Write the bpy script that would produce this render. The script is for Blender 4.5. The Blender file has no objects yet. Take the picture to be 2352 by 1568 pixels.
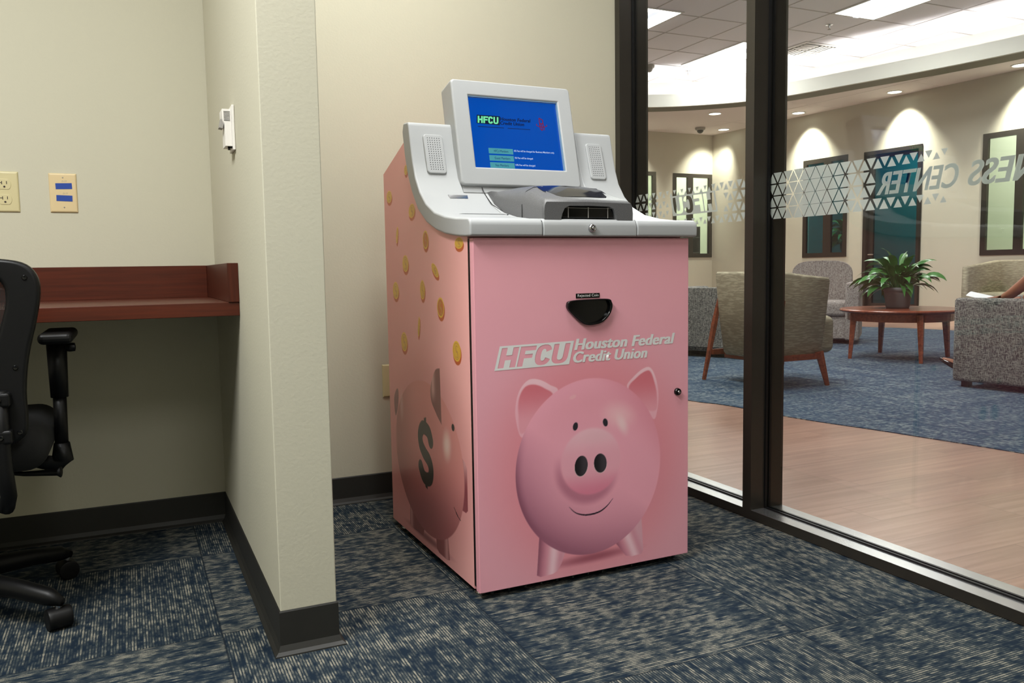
import bpy, bmesh, math, random
import numpy as np
from math import sin, cos, pi, radians, sqrt, atan2
from mathutils import Vector, Matrix
from mathutils.geometry import tessellate_polygon

S = bpy.context.scene
COL = S.collection
random.seed(7)

# ------------------------------------------------------------------ camera
CAMH = 0.862
FPX = 1905.0
yaw, pitch, roll = radians(24.79), radians(5.0), radians(0.92)
fw = Vector((sin(yaw)*cos(pitch), cos(yaw)*cos(pitch), -sin(pitch)))
r0 = Vector((cos(yaw), -sin(yaw), 0)); d0 = fw.cross(r0)
rt = cos(roll)*r0 + sin(roll)*d0
dn = -sin(roll)*r0 + cos(roll)*d0
cam_d = bpy.data.cameras.new('camera'); cam = bpy.data.objects.new('camera', cam_d); COL.objects.link(cam)
cam_d.sensor_width = 36.0; cam_d.lens = FPX/2352*36.0; cam_d.clip_start = 0.02; cam_d.clip_end = 100
cam.matrix_world = Matrix(((rt.x, -dn.x, -fw.x, 0), (rt.y, -dn.y, -fw.y, 0), (rt.z, -dn.z, -fw.z, CAMH), (0, 0, 0, 1)))
S.camera = cam

# ------------------------------------------------------------------ world, exposure, room lights
S.view_settings.view_transform = 'Standard'; S.view_settings.look = 'None'
S.view_settings.exposure = 0.0; S.view_settings.gamma = 1.0; S.view_settings.use_curve_mapping = False
W = bpy.data.worlds.new('world'); S.world = W; W.use_nodes = True
W.node_tree.nodes['Background'].inputs[0].default_value = (0.9, 0.95, 1.0, 1)
W.node_tree.nodes['Background'].inputs[1].default_value = 0.0

def area(name, loc, size, power, color=(1, 1, 1), rot=(0, 0, 0), sy=None, spread=180):
    l = bpy.data.lights.new(name, 'AREA'); l.energy = power; l.color = color
    l.shape = 'RECTANGLE'; l.size = size; l.size_y = sy or size; l.spread = radians(spread)
    o = bpy.data.objects.new(name, l); COL.objects.link(o); o.location = loc; o.rotation_euler = rot
    return o
WARM = (0.99, 1.0, 0.98); COOL = (0.98, 1.0, 0.97); NEUT = (1.0, 0.97, 0.92)
# fluorescent troffers in the near room ceiling, plus an added fill lamp
area('office_overhead_light', (0.78, 1.84, 2.66), 0.6, 44, WARM, sy=1.2)
area('office_overhead_light', (-0.8, 1.08, 2.66), 0.6, 95, WARM, sy=1.2)
area('office_overhead_light', (0.5, -1.2, 2.66), 0.6, 29, WARM, sy=1.2)  # unseen fill lamp, added to brighten front-facing surfaces
# offices beyond the lounge walls
area('office_beyond_light', (10.0, 14.6, 3.2), 1.6, 82, (1.0, 1.0, 0.92))
area('office_beyond_light', (12.6, 7.2, 3.2), 1.6, 68, (1.0, 1.0, 0.93))
area('office_beyond_light', (12.0, 10.2, 3.2), 1.2, 90, (0.8, 1.0, 0.98))

# ------------------------------------------------------------------ materials
def s2l(c):
    return tuple(((v/12.92) if v <= 0.04045 else ((v+0.055)/1.055)**2.4) for v in [x/255.0 for x in c])

def mat(name, rgb, rough=0.6, metal=0.0, spec=0.5, noise=0.0, nscale=20, bump=0.0, bscale=200, emit=None, es=1.0, coat=0.0):
    m = bpy.data.materials.new(name); m.use_nodes = True
    nt = m.node_tree; p = nt.nodes['Principled BSDF']
    c = s2l(rgb)
    p.inputs['Base Color'].default_value = (*c, 1)
    p.inputs['Roughness'].default_value = rough; p.inputs['Metallic'].default_value = metal
    p.inputs['Specular IOR Level'].default_value = spec
    if coat: p.inputs['Coat Weight'].default_value = coat; p.inputs['Coat Roughness'].default_value = 0.08
    tc = nt.nodes.new('ShaderNodeTexCoord')
    if noise:
        n = nt.nodes.new('ShaderNodeTexNoise'); n.inputs['Scale'].default_value = nscale; n.inputs['Detail'].default_value = 4
        nt.links.new(tc.outputs['Object'], n.inputs['Vector'])
        mx = nt.nodes.new('ShaderNodeMixRGB'); mx.inputs[1].default_value = (*[v*(1-noise) for v in c], 1)
        mx.inputs[2].default_value = (*[min(1, v*(1+noise)) for v in c], 1)
        nt.links.new(n.outputs['Fac'], mx.inputs[0]); nt.links.new(mx.outputs[0], p.inputs['Base Color'])
    if bump:
        n = nt.nodes.new('ShaderNodeTexNoise'); n.inputs['Scale'].default_value = bscale; n.inputs['Detail'].default_value = 3
        nt.links.new(tc.outputs['Object'], n.inputs['Vector'])
        b = nt.nodes.new('ShaderNodeBump'); b.inputs['Strength'].default_value = bump; b.inputs['Distance'].default_value = 0.002
        nt.links.new(n.outputs['Fac'], b.inputs['Height']); nt.links.new(b.outputs[0], p.inputs['Normal'])
    if emit:
        p.inputs['Emission Color'].default_value = (*s2l(emit), 1); p.inputs['Emission Strength'].default_value = es
    return m

def node(nt, t, **kw):
    n = nt.nodes.new('ShaderNode'+t)
    for k, v in kw.items():
        if k.startswith('i'): n.inputs[int(k[1:])].default_value = v
        else: setattr(n, k, v)
    return n

def math_(nt, op, a, b=None):
    n = nt.nodes.new('ShaderNodeMath'); n.operation = op
    for i, x in enumerate((a, b)):
        if x is None: continue
        if isinstance(x, (int, float)): n.inputs[i].default_value = x
        else: nt.links.new(x, n.inputs[i])
    return n.outputs[0]

ROWP = 0.0064
def carpet_mat(name, dark, mid, light, contrast=1.0, far=False):
    m = bpy.data.materials.new(name); m.use_nodes = True; nt = m.node_tree; p = nt.nodes['Principled BSDF']
    L = nt.links.new
    tc = node(nt, 'TexCoord'); sp = node(nt, 'SeparateXYZ'); L(tc.outputs['Object'], sp.inputs[0])
    T = 0.6125
    X = math_(nt, 'ADD', sp.outputs[0], -0.165+T*20); Y = math_(nt, 'ADD', sp.outputs[1], -1.43+T*20)
    ix = math_(nt, 'FLOOR', math_(nt, 'DIVIDE', X, T)); iy = math_(nt, 'FLOOR', math_(nt, 'DIVIDE', Y, T))
    par = math_(nt, 'MODULO', math_(nt, 'ADD', ix, iy), 2.0)     # 1 -> stripes along X
    inv = math_(nt, 'SUBTRACT', 1.0, par)
    P = math_(nt, 'ADD', math_(nt, 'MULTIPLY', X, par), math_(nt, 'MULTIPLY', Y, inv))
    Q = math_(nt, 'ADD', math_(nt, 'MULTIPLY', Y, par), math_(nt, 'MULTIPLY', X, inv))
    tid = math_(nt, 'ADD', math_(nt, 'MULTIPLY', ix, 7.3), math_(nt, 'MULTIPLY', iy, 13.7))
    row = math_(nt, 'FLOOR', math_(nt, 'DIVIDE', Q, ROWP))
    def noise(px, py, pz, det=2, rough=0.5):
        c = node(nt, 'CombineXYZ')
        for i, v in enumerate((px, py, pz)):
            if isinstance(v, (int, float)): c.inputs[i].default_value = v
            else: L(v, c.inputs[i])
        n = node(nt, 'TexNoise'); n.inputs['Scale'].default_value = 1.0; n.inputs['Detail'].default_value = det; n.inputs['Roughness'].default_value = rough
        L(c.outputs[0], n.inputs['Vector']); return n.outputs['Fac']
    n1 = noise(math_(nt, 'MULTIPLY', P, 30.0), math_(nt, 'MULTIPLY', row, 3.17), tid, 2)           # streaks along the pile rows
    n2 = noise(math_(nt, 'MULTIPLY', P, 34.0), math_(nt, 'MULTIPLY', Q, 50.0), math_(nt, 'ADD', tid, 5.5), 2)    # blocky patches
    n3 = noise(3.0, math_(nt, 'MULTIPLY', row, 5.31), tid, 1)                                      # whole rows darker
    n5 = noise(math_(nt, 'MULTIPLY', P, 13.0), 2.0, math_(nt, 'ADD', tid, 9.5), 1)                 # cross bars
    v = math_(nt, 'ADD', math_(nt, 'MULTIPLY', n1, 1.1), math_(nt, 'MULTIPLY', n2, 1.3))
    v = math_(nt, 'ADD', v, math_(nt, 'MULTIPLY', n3, 0.6))
    v = math_(nt, 'ADD', v, math_(nt, 'MULTIPLY', n5, 0.7))
    ramp = node(nt, 'MapRange'); ramp.inputs[1].default_value = 1.55; ramp.inputs[2].default_value = 2.22
    L(v, ramp.inputs[0])
    # thin dark gap between the pile rows (slightly wavering) and loop speckle
    wob = noise(math_(nt, 'MULTIPLY', P, 60.0), math_(nt, 'MULTIPLY', row, 2.3), 7.0, 1)
    fr = math_(nt, 'FRACT', math_(nt, 'DIVIDE', Q, ROWP))
    gm = node(nt, 'MapRange'); gm.inputs[1].default_value = 0.20; gm.inputs[2].default_value = 0.40
    L(math_(nt, 'ADD', math_(nt, 'ABSOLUTE', math_(nt, 'SUBTRACT', fr, 0.5)), math_(nt, 'MULTIPLY', math_(nt, 'SUBTRACT', wob, 0.5), 0.5)), gm.inputs[0])
    gap = gm.outputs[0]
    sp1 = noise(math_(nt, 'MULTIPLY', P, 380.0), math_(nt, 'MULTIPLY', Q, 380.0), 1.0, 1)
    fac = math_(nt, 'MULTIPLY', ramp.outputs[0], math_(nt, 'SUBTRACT', 1.0, math_(nt, 'MULTIPLY', gap, 0.85)))
    fac = math_(nt, 'MULTIPLY', fac, math_(nt, 'ADD', math_(nt, 'MULTIPLY', sp1, 1.3), 0.40))
    cr = node(nt, 'ValToRGB'); L(fac, cr.inputs[0])
    e = cr.color_ramp.elements; e[0].position = 0.0; e[0].color = (*s2l(dark), 1); e[1].position = 0.95; e[1].color = (*s2l(light), 1)
    k = cr.color_ramp.elements.new(0.42); k.color = (*s2l(mid), 1)
    # tile joints
    jx = math_(nt, 'ABSOLUTE', math_(nt, 'SUBTRACT', math_(nt, 'FRACT', math_(nt, 'DIVIDE', X, T)), 0.5))
    jy = math_(nt, 'ABSOLUTE', math_(nt, 'SUBTRACT', math_(nt, 'FRACT', math_(nt, 'DIVIDE', Y, T)), 0.5))
    j = math_(nt, 'GREATER_THAN', math_(nt, 'MAXIMUM', jx, jy), 0.4965)
    mx = node(nt, 'MixRGB'); mx.blend_type = 'MIX'; mx.inputs[2].default_value = (*s2l([x*0.75 for x in dark]), 1)
    L(math_(nt, 'MULTIPLY', j, 0.7), mx.inputs[0]); L(cr.outputs[0], mx.inputs[1]); L(mx.outputs[0], p.inputs['Base Color'])
    p.inputs['Roughness'].default_value = 0.95; p.inputs['Specular IOR Level'].default_value = 0.15
    b = node(nt, 'Bump'); b.inputs['Strength'].default_value = 0.5; b.inputs['Distance'].default_value = 0.002
    L(fac, b.inputs['Height']); L(b.outputs[0], p.inputs['Normal'])
    return m

def wood_mat(name, a, b, axis=0, scale=1.0, rough=0.4, spec=0.5, planks=None):
    m = bpy.data.materials.new(name); m.use_nodes = True; nt = m.node_tree; p = nt.nodes['Principled BSDF']; L = nt.links.new
    tc = node(nt, 'TexCoord'); mp = node(nt, 'Mapping'); L(tc.outputs['Object'], mp.inputs[0])
    sc = [22*scale]*3; sc[axis] = 1.1*scale; mp.inputs['Scale'].default_value = sc
    n = node(nt, 'TexNoise'); n.inputs['Scale'].default_value = 1.6; n.inputs['Detail'].default_value = 6; n.inputs['Distortion'].default_value = 0.6
    vec = mp.outputs[0]
    if planks:
        sp = node(nt, 'SeparateXYZ'); L(tc.outputs['Object'], sp.inputs[0])
        r = math_(nt, 'FLOOR', math_(nt, 'DIVIDE', sp.outputs[1], planks))
        off = math_(nt, 'MULTIPLY', math_(nt, 'FRACT', math_(nt, 'MULTIPLY', r, 0.377)), 1.22)
        cx = math_(nt, 'DIVIDE', math_(nt, 'ADD', sp.outputs[0], off), 1.22)
        c = math_(nt, 'FLOOR', cx)
        idn = math_(nt, 'FRACT', math_(nt, 'MULTIPLY', math_(nt, 'SINE', math_(nt, 'ADD', math_(nt, 'MULTIPLY', r, 12.989), math_(nt, 'MULTIPLY', c, 78.23))), 437.5))
        ad = node(nt, 'VectorMath', operation='ADD'); cb = node(nt, 'CombineXYZ'); L(math_(nt, 'MULTIPLY', idn, 37.0), cb.inputs[2])
        L(vec, ad.inputs[0]); L(cb.outputs[0], ad.inputs[1]); vec = ad.outputs[0]
    L(vec, n.inputs['Vector'])
    cr = node(nt, 'ValToRGB'); e = cr.color_ramp.elements
    e[0].position = 0.30; e[0].color = (*s2l(a), 1); e[1].position = 0.68; e[1].color = (*s2l(b), 1)
    L(n.outputs['Fac'], cr.inputs[0]); out = cr.outputs[0]
    if planks:
        hs = node(nt, 'HueSaturation'); L(out, hs.inputs['Color']); L(math_(nt, 'ADD', math_(nt, 'MULTIPLY', idn, 0.22), 0.89), hs.inputs['Value'])
        f1 = math_(nt, 'GREATER_THAN', math_(nt, 'ABSOLUTE', math_(nt, 'SUBTRACT', math_(nt, 'FRACT', math_(nt, 'DIVIDE', sp.outputs[1], planks)), 0.5)), 0.493)
        f2 = math_(nt, 'GREATER_THAN', math_(nt, 'ABSOLUTE', math_(nt, 'SUBTRACT', math_(nt, 'FRACT', cx), 0.5)), 0.4985)
        mx = node(nt, 'MixRGB'); mx.inputs[2].default_value = (*s2l([v*0.72 for v in a]), 1)
        L(math_(nt, 'MULTIPLY', math_(nt, 'MAXIMUM', f1, f2), 0.5), mx.inputs[0]); L(hs.outputs[0], mx.inputs[1]); out = mx.outputs[0]
    L(out, p.inputs['Base Color']); p.inputs['Roughness'].default_value = rough; p.inputs['Specular IOR Level'].default_value = spec
    return m

def weave_mat(name, a, b, sx=90, sy=90, both=True, thr=0.52):
    """woven upholstery: irregular light threads over a darker ground"""
    m = bpy.data.materials.new(name); m.use_nodes = True; nt = m.node_tree; p = nt.nodes['Principled BSDF']; L = nt.links.new
    tc = node(nt, 'TexCoord'); out = []
    for k, scl in enumerate((((sx*.13, sx*.13, sx)), ((sx, sx, sx*.13)))):
        if k == 1 and not both: break
        mp = node(nt, 'Mapping'); mp.inputs['Scale'].default_value = scl; mp.inputs['Location'].default_value = (k*3.3, k, k*5)
        L(tc.outputs['Object'], mp.inputs[0])
        n = node(nt, 'TexNoise'); n.inputs['Scale'].default_value = 1.0; n.inputs['Detail'].default_value = 1.5; L(mp.outputs[0], n.inputs['Vector'])
        r = node(nt, 'MapRange'); r.inputs[1].default_value = thr; r.inputs[2].default_value = thr+0.08; L(n.outputs['Fac'], r.inputs[0]); out.append(r.outputs[0])
    f = out[0] if len(out) == 1 else math_(nt, 'MAXIMUM', out[0], out[1])
    mx = node(nt, 'MixRGB'); mx.inputs[1].default_value = (*s2l(a), 1); mx.inputs[2].default_value = (*s2l(b), 1)
    L(f, mx.inputs[0]); L(mx.outputs[0], p.inputs['Base Color']); p.inputs['Roughness'].default_value = 0.9; p.inputs['Specular IOR Level'].default_value = 0.2
    return m

def glass_mat(name, tint=(1, 1, 1), refl=1.0, rough=0.0):
    m = bpy.data.materials.new(name); m.use_nodes = True; nt = m.node_tree
    for n in list(nt.nodes): nt.nodes.remove(n)
    o = node(nt, 'OutputMaterial'); t = node(nt, 'BsdfTransparent'); g = node(nt, 'BsdfGlossy'); mx = node(nt, 'MixShader')
    t.inputs[0].default_value = (*tint, 1); g.inputs['Roughness'].default_value = rough
    ge = node(nt, 'NewGeometry'); dt = node(nt, 'VectorMath', operation='DOT_PRODUCT')
    nt.links.new(ge.outputs['Incoming'], dt.inputs[0]); nt.links.new(ge.outputs['Normal'], dt.inputs[1])
    c5 = math_(nt, 'POWER', math_(nt, 'SUBTRACT', 1.0, math_(nt, 'ABSOLUTE', dt.outputs['Value'])), 5.0)
    fr = math_(nt, 'ADD', 0.04, math_(nt, 'MULTIPLY', c5, 0.96))      # Schlick, the same from both sides of the pane
    nt.links.new(math_(nt, 'MULTIPLY', fr, refl), mx.inputs[0]); nt.links.new(t.outputs[0], mx.inputs[1]); nt.links.new(g.outputs[0], mx.inputs[2])
    nt.links.new(mx.outputs[0], o.inputs[0]); return m

def vcol_mat(name, rough=0.3, spec=0.5):
    m = bpy.data.materials.new(name); m.use_nodes = True; nt = m.node_tree; p = nt.nodes['Principled BSDF']
    a = node(nt, 'Attribute'); a.attribute_name = 'print'; nt.links.new(a.outputs['Color'], p.inputs['Base Color'])
    p.inputs['Roughness'].default_value = rough; p.inputs['Specular IOR Level'].default_value = spec
    return m

M = {}
M['wall'] = mat('office_wall_paint', (196, 192, 172), 0.75, spec=0.3, bump=0.2, bscale=130)
M['lounge_wall'] = mat('lounge_wall_paint', (195, 190, 174), 0.8, spec=0.25, bump=0.2, bscale=120)
M['ceil'] = mat('ceiling_tile', (240, 239, 244), 0.9, spec=0.1, noise=0.04, nscale=60, bump=0.2, bscale=150)
M['soffit'] = mat('soffit_tile', (222, 214, 214), 0.9, spec=0.1, noise=0.04, nscale=60)
M['grid'] = mat('ceiling_grid_metal', (225, 222, 218), 0.6)
M['tbar'] = mat('ceiling_bar_metal', (186, 181, 179), 0.6)
M['white_paint'] = mat('white_paint', (216, 215, 207), 0.8, spec=0.2)
M['base'] = mat('rubber_cove_base', (34, 33, 29), 0.55, noise=0.15, nscale=30)
M['bronze'] = mat('dark_bronze_metal', (62, 58, 52), 0.27, metal=0.5, spec=0.5, noise=0.06, nscale=6)
M['satin'] = mat('satin_grey_metal', (190, 191, 192), 0.25, metal=0.9, noise=0.05, nscale=9)
M['carpet'] = carpet_mat('carpet_tile', (20, 33, 46), (58, 65, 67), (134, 130, 117))
M['lcarpet'] = carpet_mat('lounge_carpet', (40, 60, 84), (68, 86, 103), (150, 156, 156), far=True)
M['woodfloor'] = wood_mat('plank_floor', (146, 110, 95), (174, 137, 121), axis=0, scale=1.0, rough=0.28, spec=0.45, planks=0.178)
M['cherry'] = wood_mat('cherry_laminate', (68, 28, 15), (86, 36, 19), axis=0, scale=3.0, rough=0.4, spec=0.3)
M['cherry_z'] = wood_mat('cherry_laminate_upright', (62, 25, 14), (78, 32, 17), axis=2, scale=3.0, rough=0.4, spec=0.3)
M['table'] = wood_mat('cherry_table', (112, 56, 38), (150, 80, 54), axis=0, scale=1.4, rough=0.25)
M['pink'] = mat('pink_wrap', (238, 168, 168), 0.28, spec=0.5, noise=0.01, nscale=6)
M['print'] = vcol_mat('printed_wrap', 0.33, 0.5)
M['print_side'] = vcol_mat('printed_side_wrap', 0.26, 0.4)
M['silver'] = mat('silver_grey_plastic', (172, 174, 175), 0.42, spec=0.4, bump=0.05, bscale=900)
M['hood'] = mat('speckled_charcoal_plastic', (94, 94, 95), 0.42, noise=0.55, nscale=420, bump=0.15, bscale=700)
M['black'] = mat('black_plastic', (11, 11, 12), 0.42, spec=0.28, noise=0.1, nscale=30)
M['gloss_black'] = mat('glossy_black_plastic', (8, 8, 9), 0.12)
M['dark_clear'] = mat('smoked_lens', (26, 28, 36), 0.08, spec=0.7)
M['chrome'] = mat('chrome', (210, 210, 212), 0.15, metal=1.0)
M['white_print'] = mat('white_lettering', (226, 226, 224), 0.4)
M['pink_flat'] = mat('pink_lettering', (235, 166, 178), 0.33)
M['ivory'] = mat('ivory_plastic', (205, 194, 150), 0.35, noise=0.02, nscale=10)
M['almond'] = mat('almond_plastic', (216, 194, 150), 0.35, noise=0.02, nscale=10)
M['tape'] = mat('blue_tape', (20, 62, 150), 0.6, noise=0.1, nscale=200)
M['white_pl'] = mat('white_plastic', (228, 224, 218), 0.4)
M['brown_dark'] = mat('dark_slot', (40, 24, 20), 0.6)
M['screen'] = mat('lit_screen_blue', (0, 20, 60), 0.12, emit=(2, 72, 168), es=0.95)
M['scr_teal'] = mat('lit_screen_teal', (20, 60, 60), 0.2, emit=(70, 142, 156), es=0.95)
M['scr_green'] = mat('lit_screen_green', (20, 60, 40), 0.2, emit=(120, 225, 165), es=0.95)
M['scr_white'] = mat('lit_screen_white', (60, 60, 60), 0.2, emit=(200, 220, 240), es=0.95)
M['scr_dark'] = mat('lit_screen_navy', (4, 10, 30), 0.2, emit=(10, 42, 96), es=0.95)
M['scr_black'] = mat('lit_screen_black', (4, 6, 14), 0.2, emit=(10, 24, 52), es=0.95)
M['scr_red'] = mat('lit_screen_red', (40, 6, 20), 0.2, emit=(112, 30, 66), es=0.95)
M['tan'] = weave_mat('tan_upholstery', (146, 138, 118), (172, 164, 142), sx=120, both=False, thr=0.5)
M['pattern'] = weave_mat('crosshatch_upholstery', (80, 79, 79), (158, 155, 148), sx=320, thr=0.53)
M['pattern2'] = weave_mat('crosshatch_upholstery_light', (122, 112, 110), (180, 172, 166), sx=320, thr=0.50)
M['leaf'] = mat('glossy_green_leaf', (66, 122, 56), 0.3, noise=0.45, nscale=14)
M['pot'] = mat('grey_pot', (116, 116, 118), 0.7, noise=0.05, nscale=20)
M['skin'] = mat('skin', (150, 96, 70), 0.5, noise=0.04, nscale=20)
M['dress'] = mat('black_cloth', (34, 32, 38), 0.85, noise=0.2, nscale=60)
M['hair'] = mat('dark_hair', (32, 24, 20), 0.5, noise=0.3, nscale=120)
M['paper'] = mat('white_paper', (240, 240, 245), 0.7)
M['basket'] = mat('lit_lamp_basket', (230, 235, 245), 0.5, emit=(235, 240, 255), es=1.1)
M['gypsum'] = mat('shaded_soffit_paint', (100, 95, 80), 0.8, spec=0.2)  # tan paint darkened to carry the shade beneath the fascia
M['tube'] = mat('lit_diffuser', (255, 255, 255), 0.5, emit=(246, 250, 255), es=7.0)
M['cove'] = mat('lit_cove_strip', (255, 255, 255), 0.5, emit=(255, 252, 250), es=38.0)
M['dl'] = mat('lit_downlight', (255, 255, 255), 0.5, emit=(240, 250, 240), es=6.0)
M['glass'] = glass_mat('clear_glass', (0.94, 0.95, 0.93), 1.0)
M['teal_glass'] = glass_mat('tinted_glass', (0.36, 0.62, 0.66), 1.2)
M['frost'] = mat('frosted_vinyl', (200, 206, 204), 0.6, spec=0.3)
_nt = M['frost'].node_tree; _p = _nt.nodes['Principled BSDF']; _t = node(_nt, 'BsdfTranslucent'); _t.inputs[0].default_value = (.62, .66, .65, 1); _m = node(_nt, 'MixShader', i0=.5)
_nt.links.new(_p.outputs[0], _m.inputs[1]); _nt.links.new(_t.outputs[0], _m.inputs[2]); _nt.links.new(_m.outputs[0], _nt.nodes['Material Output'].inputs[0])
M['office'] = mat('far_office_paint', (206, 214, 194), 0.85)
M['teal_room'] = mat('teal_office_paint', (48, 104, 104), 0.85)
M['blind'] = mat('pale_blind', (214, 220, 196), 0.8)
M['shelf'] = mat('dark_cabinet', (50, 56, 58), 0.6, noise=0.1, nscale=10)
M['red'] = mat('red_enamel', (170, 40, 44), 0.4)
M['grey_pl'] = mat('grey_plastic', (150, 146, 140), 0.5)
M['mesh'] = None

# ------------------------------------------------------------------ mesh helpers
def obj(name, bm, m, parent=None, smooth=False, bevel=0, seg=2, ang=35, subs=0):
    me = bpy.data.meshes.new(name)
    bmesh.ops.recalc_face_normals(bm, faces=bm.faces)
    bm.to_mesh(me); bm.free()
    o = bpy.data.objects.new(name, me); COL.objects.link(o)
    for x in (m if isinstance(m, (list, tuple)) else [m]): me.materials.append(x)
    if parent is not None: o.parent = parent
    if smooth:
        for p in me.polygons: p.use_smooth = True
    if bevel:
        b = o.modifiers.new('bevel', 'BEVEL'); b.width = bevel; b.segments = seg; b.limit_method = 'ANGLE'; b.angle_limit = radians(ang)
        for p in me.polygons: p.use_smooth = True
        w = o.modifiers.new('wn', 'WEIGHTED_NORMAL'); w.keep_sharp = True
    if subs:
        s = o.modifiers.new('subd', 'SUBSURF'); s.levels = subs; s.render_levels = subs
    return o

def tag(o, label=None, cat=None, group=None, kind=None):
    if label: o['label'] = label
    if cat: o['category'] = cat
    if group: o['group'] = group
    if kind: o['kind'] = kind
    return o

def empty(name, loc, rz=0, **kw):
    o = bpy.data.objects.new(name, None); COL.objects.link(o); o.location = loc; o.rotation_euler = (0, 0, rz); o.empty_display_size = 0.1
    return tag(o, **kw)

def struct(o, label=None, cat=None):
    return tag(o, label=label, cat=cat, kind='structure')

def copy_tree(o, parent=None):
    c = o.copy(); COL.objects.link(c)
    if parent is not None: c.parent = parent
    for ch in list(o.children): copy_tree(ch, c)
    return c

def B(): return bmesh.new()

def box(bm, x0, y0, z0, x1, y1, z1, mx=None):
    r = bmesh.ops.create_cube(bm, size=1.0)
    m = Matrix.Translation(((x0+x1)/2, (y0+y1)/2, (z0+z1)/2)) @ Matrix.Diagonal((abs(x1-x0), abs(y1-y0), abs(z1-z0), 1))
    if mx is not None: m = mx @ m
    bmesh.ops.transform(bm, matrix=m, verts=r['verts']); return bm

def rbox(bm, x0, y0, z0, x1, y1, z1, r=0.02, seg=3, mx=None):
    t = bmesh.new(); box(t, x0, y0, z0, x1, y1, z1)
    r = min(r, 0.49*min(abs(x1-x0), abs(y1-y0), abs(z1-z0)))
    bmesh.ops.bevel(t, geom=t.edges[:], offset=r, segments=seg, profile=0.5, affect='EDGES')
    if mx is not None: bmesh.ops.transform(t, matrix=mx, verts=t.verts)
    me = bpy.data.meshes.new('t'); t.to_mesh(me); t.free(); bm.from_mesh(me); bpy.data.meshes.remove(me); return bm

def extrude_poly(bm, pts, a, b, axis='x', mx=None):
    """pts 2D polygon in the two other axes (order y,z / x,z / x,y)"""
    def P(p, t):
        v = {'x': (t, p[0], p[1]), 'y': (p[0], t, p[1]), 'z': (p[0], p[1], t)}[axis]
        v = Vector(v); return mx @ v if mx is not None else v
    va = [bm.verts.new(P(p, a)) for p in pts]; vb = [bm.verts.new(P(p, b)) for p in pts]
    n = len(pts)
    for i in range(n): bm.faces.new((va[i], va[(i+1) % n], vb[(i+1) % n], vb[i]))
    tris = tessellate_polygon([[Vector((p[0], p[1], 0)) for p in pts]])
    for t in tris:
        bm.faces.new([va[i] for i in t]); bm.faces.new([vb[i] for i in reversed(t)])
    return bm

def tube(bm, pts, rad, n=10, caps=True, mx=None):
    pts = [Vector(p) for p in pts]; R = rad if isinstance(rad, (list, tuple)) else [rad]*len(pts)
    rings = []; up = Vector((0.123, 0.345, 0.93)).normalized(); prev = None
    for i, p in enumerate(pts):
        d = (pts[min(i+1, len(pts)-1)]-pts[max(i-1, 0)]).normalized()
        if prev is None: a = d.cross(up).normalized()
        else: a = (prev - d*prev.dot(d)).normalized()
        prev = a; b = d.cross(a)
        ring = [bm.verts.new((mx @ (p+R[i]*(cos(2*pi*k/n)*a+sin(2*pi*k/n)*b))) if mx is not None else p+R[i]*(cos(2*pi*k/n)*a+sin(2*pi*k/n)*b)) for k in range(n)]
        rings.append(ring)
    for r1, r2 in zip(rings, rings[1:]):
        for k in range(n): bm.faces.new((r1[k], r1[(k+1) % n], r2[(k+1) % n], r2[k]))
    if caps: bm.faces.new(rings[0]); bm.faces.new(list(reversed(rings[-1])))
    return bm

def lathe(bm, prof, n=32, loc=(0, 0, 0), axis='z', mx=None):
    rings = []
    for r, z in prof:
        ring = []
        for k in range(n):
            a = 2*pi*k/n
            v = {'z': (r*cos(a), r*sin(a), z), 'y': (r*cos(a), z, r*sin(a)), 'x': (z, r*cos(a), r*sin(a))}[axis]
            v = Vector(v)+Vector(loc); ring.append(bm.verts.new(mx @ v if mx is not None else v))
        rings.append(ring)
    for r1, r2 in zip(rings, rings[1:]):
        for k in range(n): bm.faces.new((r1[k], r1[(k+1) % n], r2[(k+1) % n], r2[k]))
    bm.faces.new(rings[0]); bm.faces.new(list(reversed(rings[-1]))); return bm

def ring_face(bm, outer, inner, z0, z1, P):
    """solid plate with a hole: outer/inner lists of equal length 2D, P maps (a,b,depth)->3D"""
    n = len(outer); V = {}
    for key, pts, z in (('of', outer, z0), ('ob', outer, z1), ('if', inner, z0), ('ib', inner, z1)):
        V[key] = [bm.verts.new(P(p[0], p[1], z)) for p in pts]
    for i in range(n):
        j = (i+1) % n
        bm.faces.new((V['of'][i], V['of'][j], V['if'][j], V['if'][i])); bm.faces.new((V['ob'][i], V['ib'][i], V['ib'][j], V['ob'][j]))
        bm.faces.new((V['of'][i], V['ob'][i], V['ob'][j], V['of'][j])); bm.faces.new((V['if'][i], V['if'][j], V['ib'][j], V['ib'][i]))
    return bm

def rrect(x0, y0, x1, y1, r, n=5):
    out = []
    for cx, cy, a0 in ((x1-r, y1-r, 0), (x0+r, y1-r, 90), (x0+r, y0+r, 180), (x1-r, y0+r, 270)):
        for k in range(n+1):
            a = radians(a0+90*k/n); out.append((cx+r*cos(a), cy+r*sin(a)))
    return out

def text_mesh(s, size=1.0, bold=0.0, shear=0.0, align='LEFT', space=1.0, thick=0.0):
    cu = bpy.data.curves.new('t', 'FONT'); cu.body = s; cu.size = size; cu.offset = bold; cu.shear = shear; cu.align_x = align
    cu.space_character = space; cu.extrude = thick; cu.resolution_u = 4
    o = bpy.data.objects.new('t', cu); COL.objects.link(o)
    dg = bpy.context.evaluated_depsgraph_get(); dg.update()
    me = bpy.data.meshes.new_from_object(o.evaluated_get(dg)); bpy.data.objects.remove(o); bpy.data.curves.remove(cu)
    bm = bmesh.new(); bm.from_mesh(me); bpy.data.meshes.remove(me); return bm

def join(bm, other):
    me = bpy.data.meshes.new('t'); other.to_mesh(me); other.free(); bm.from_mesh(me); bpy.data.meshes.remove(me); return bm

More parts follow.
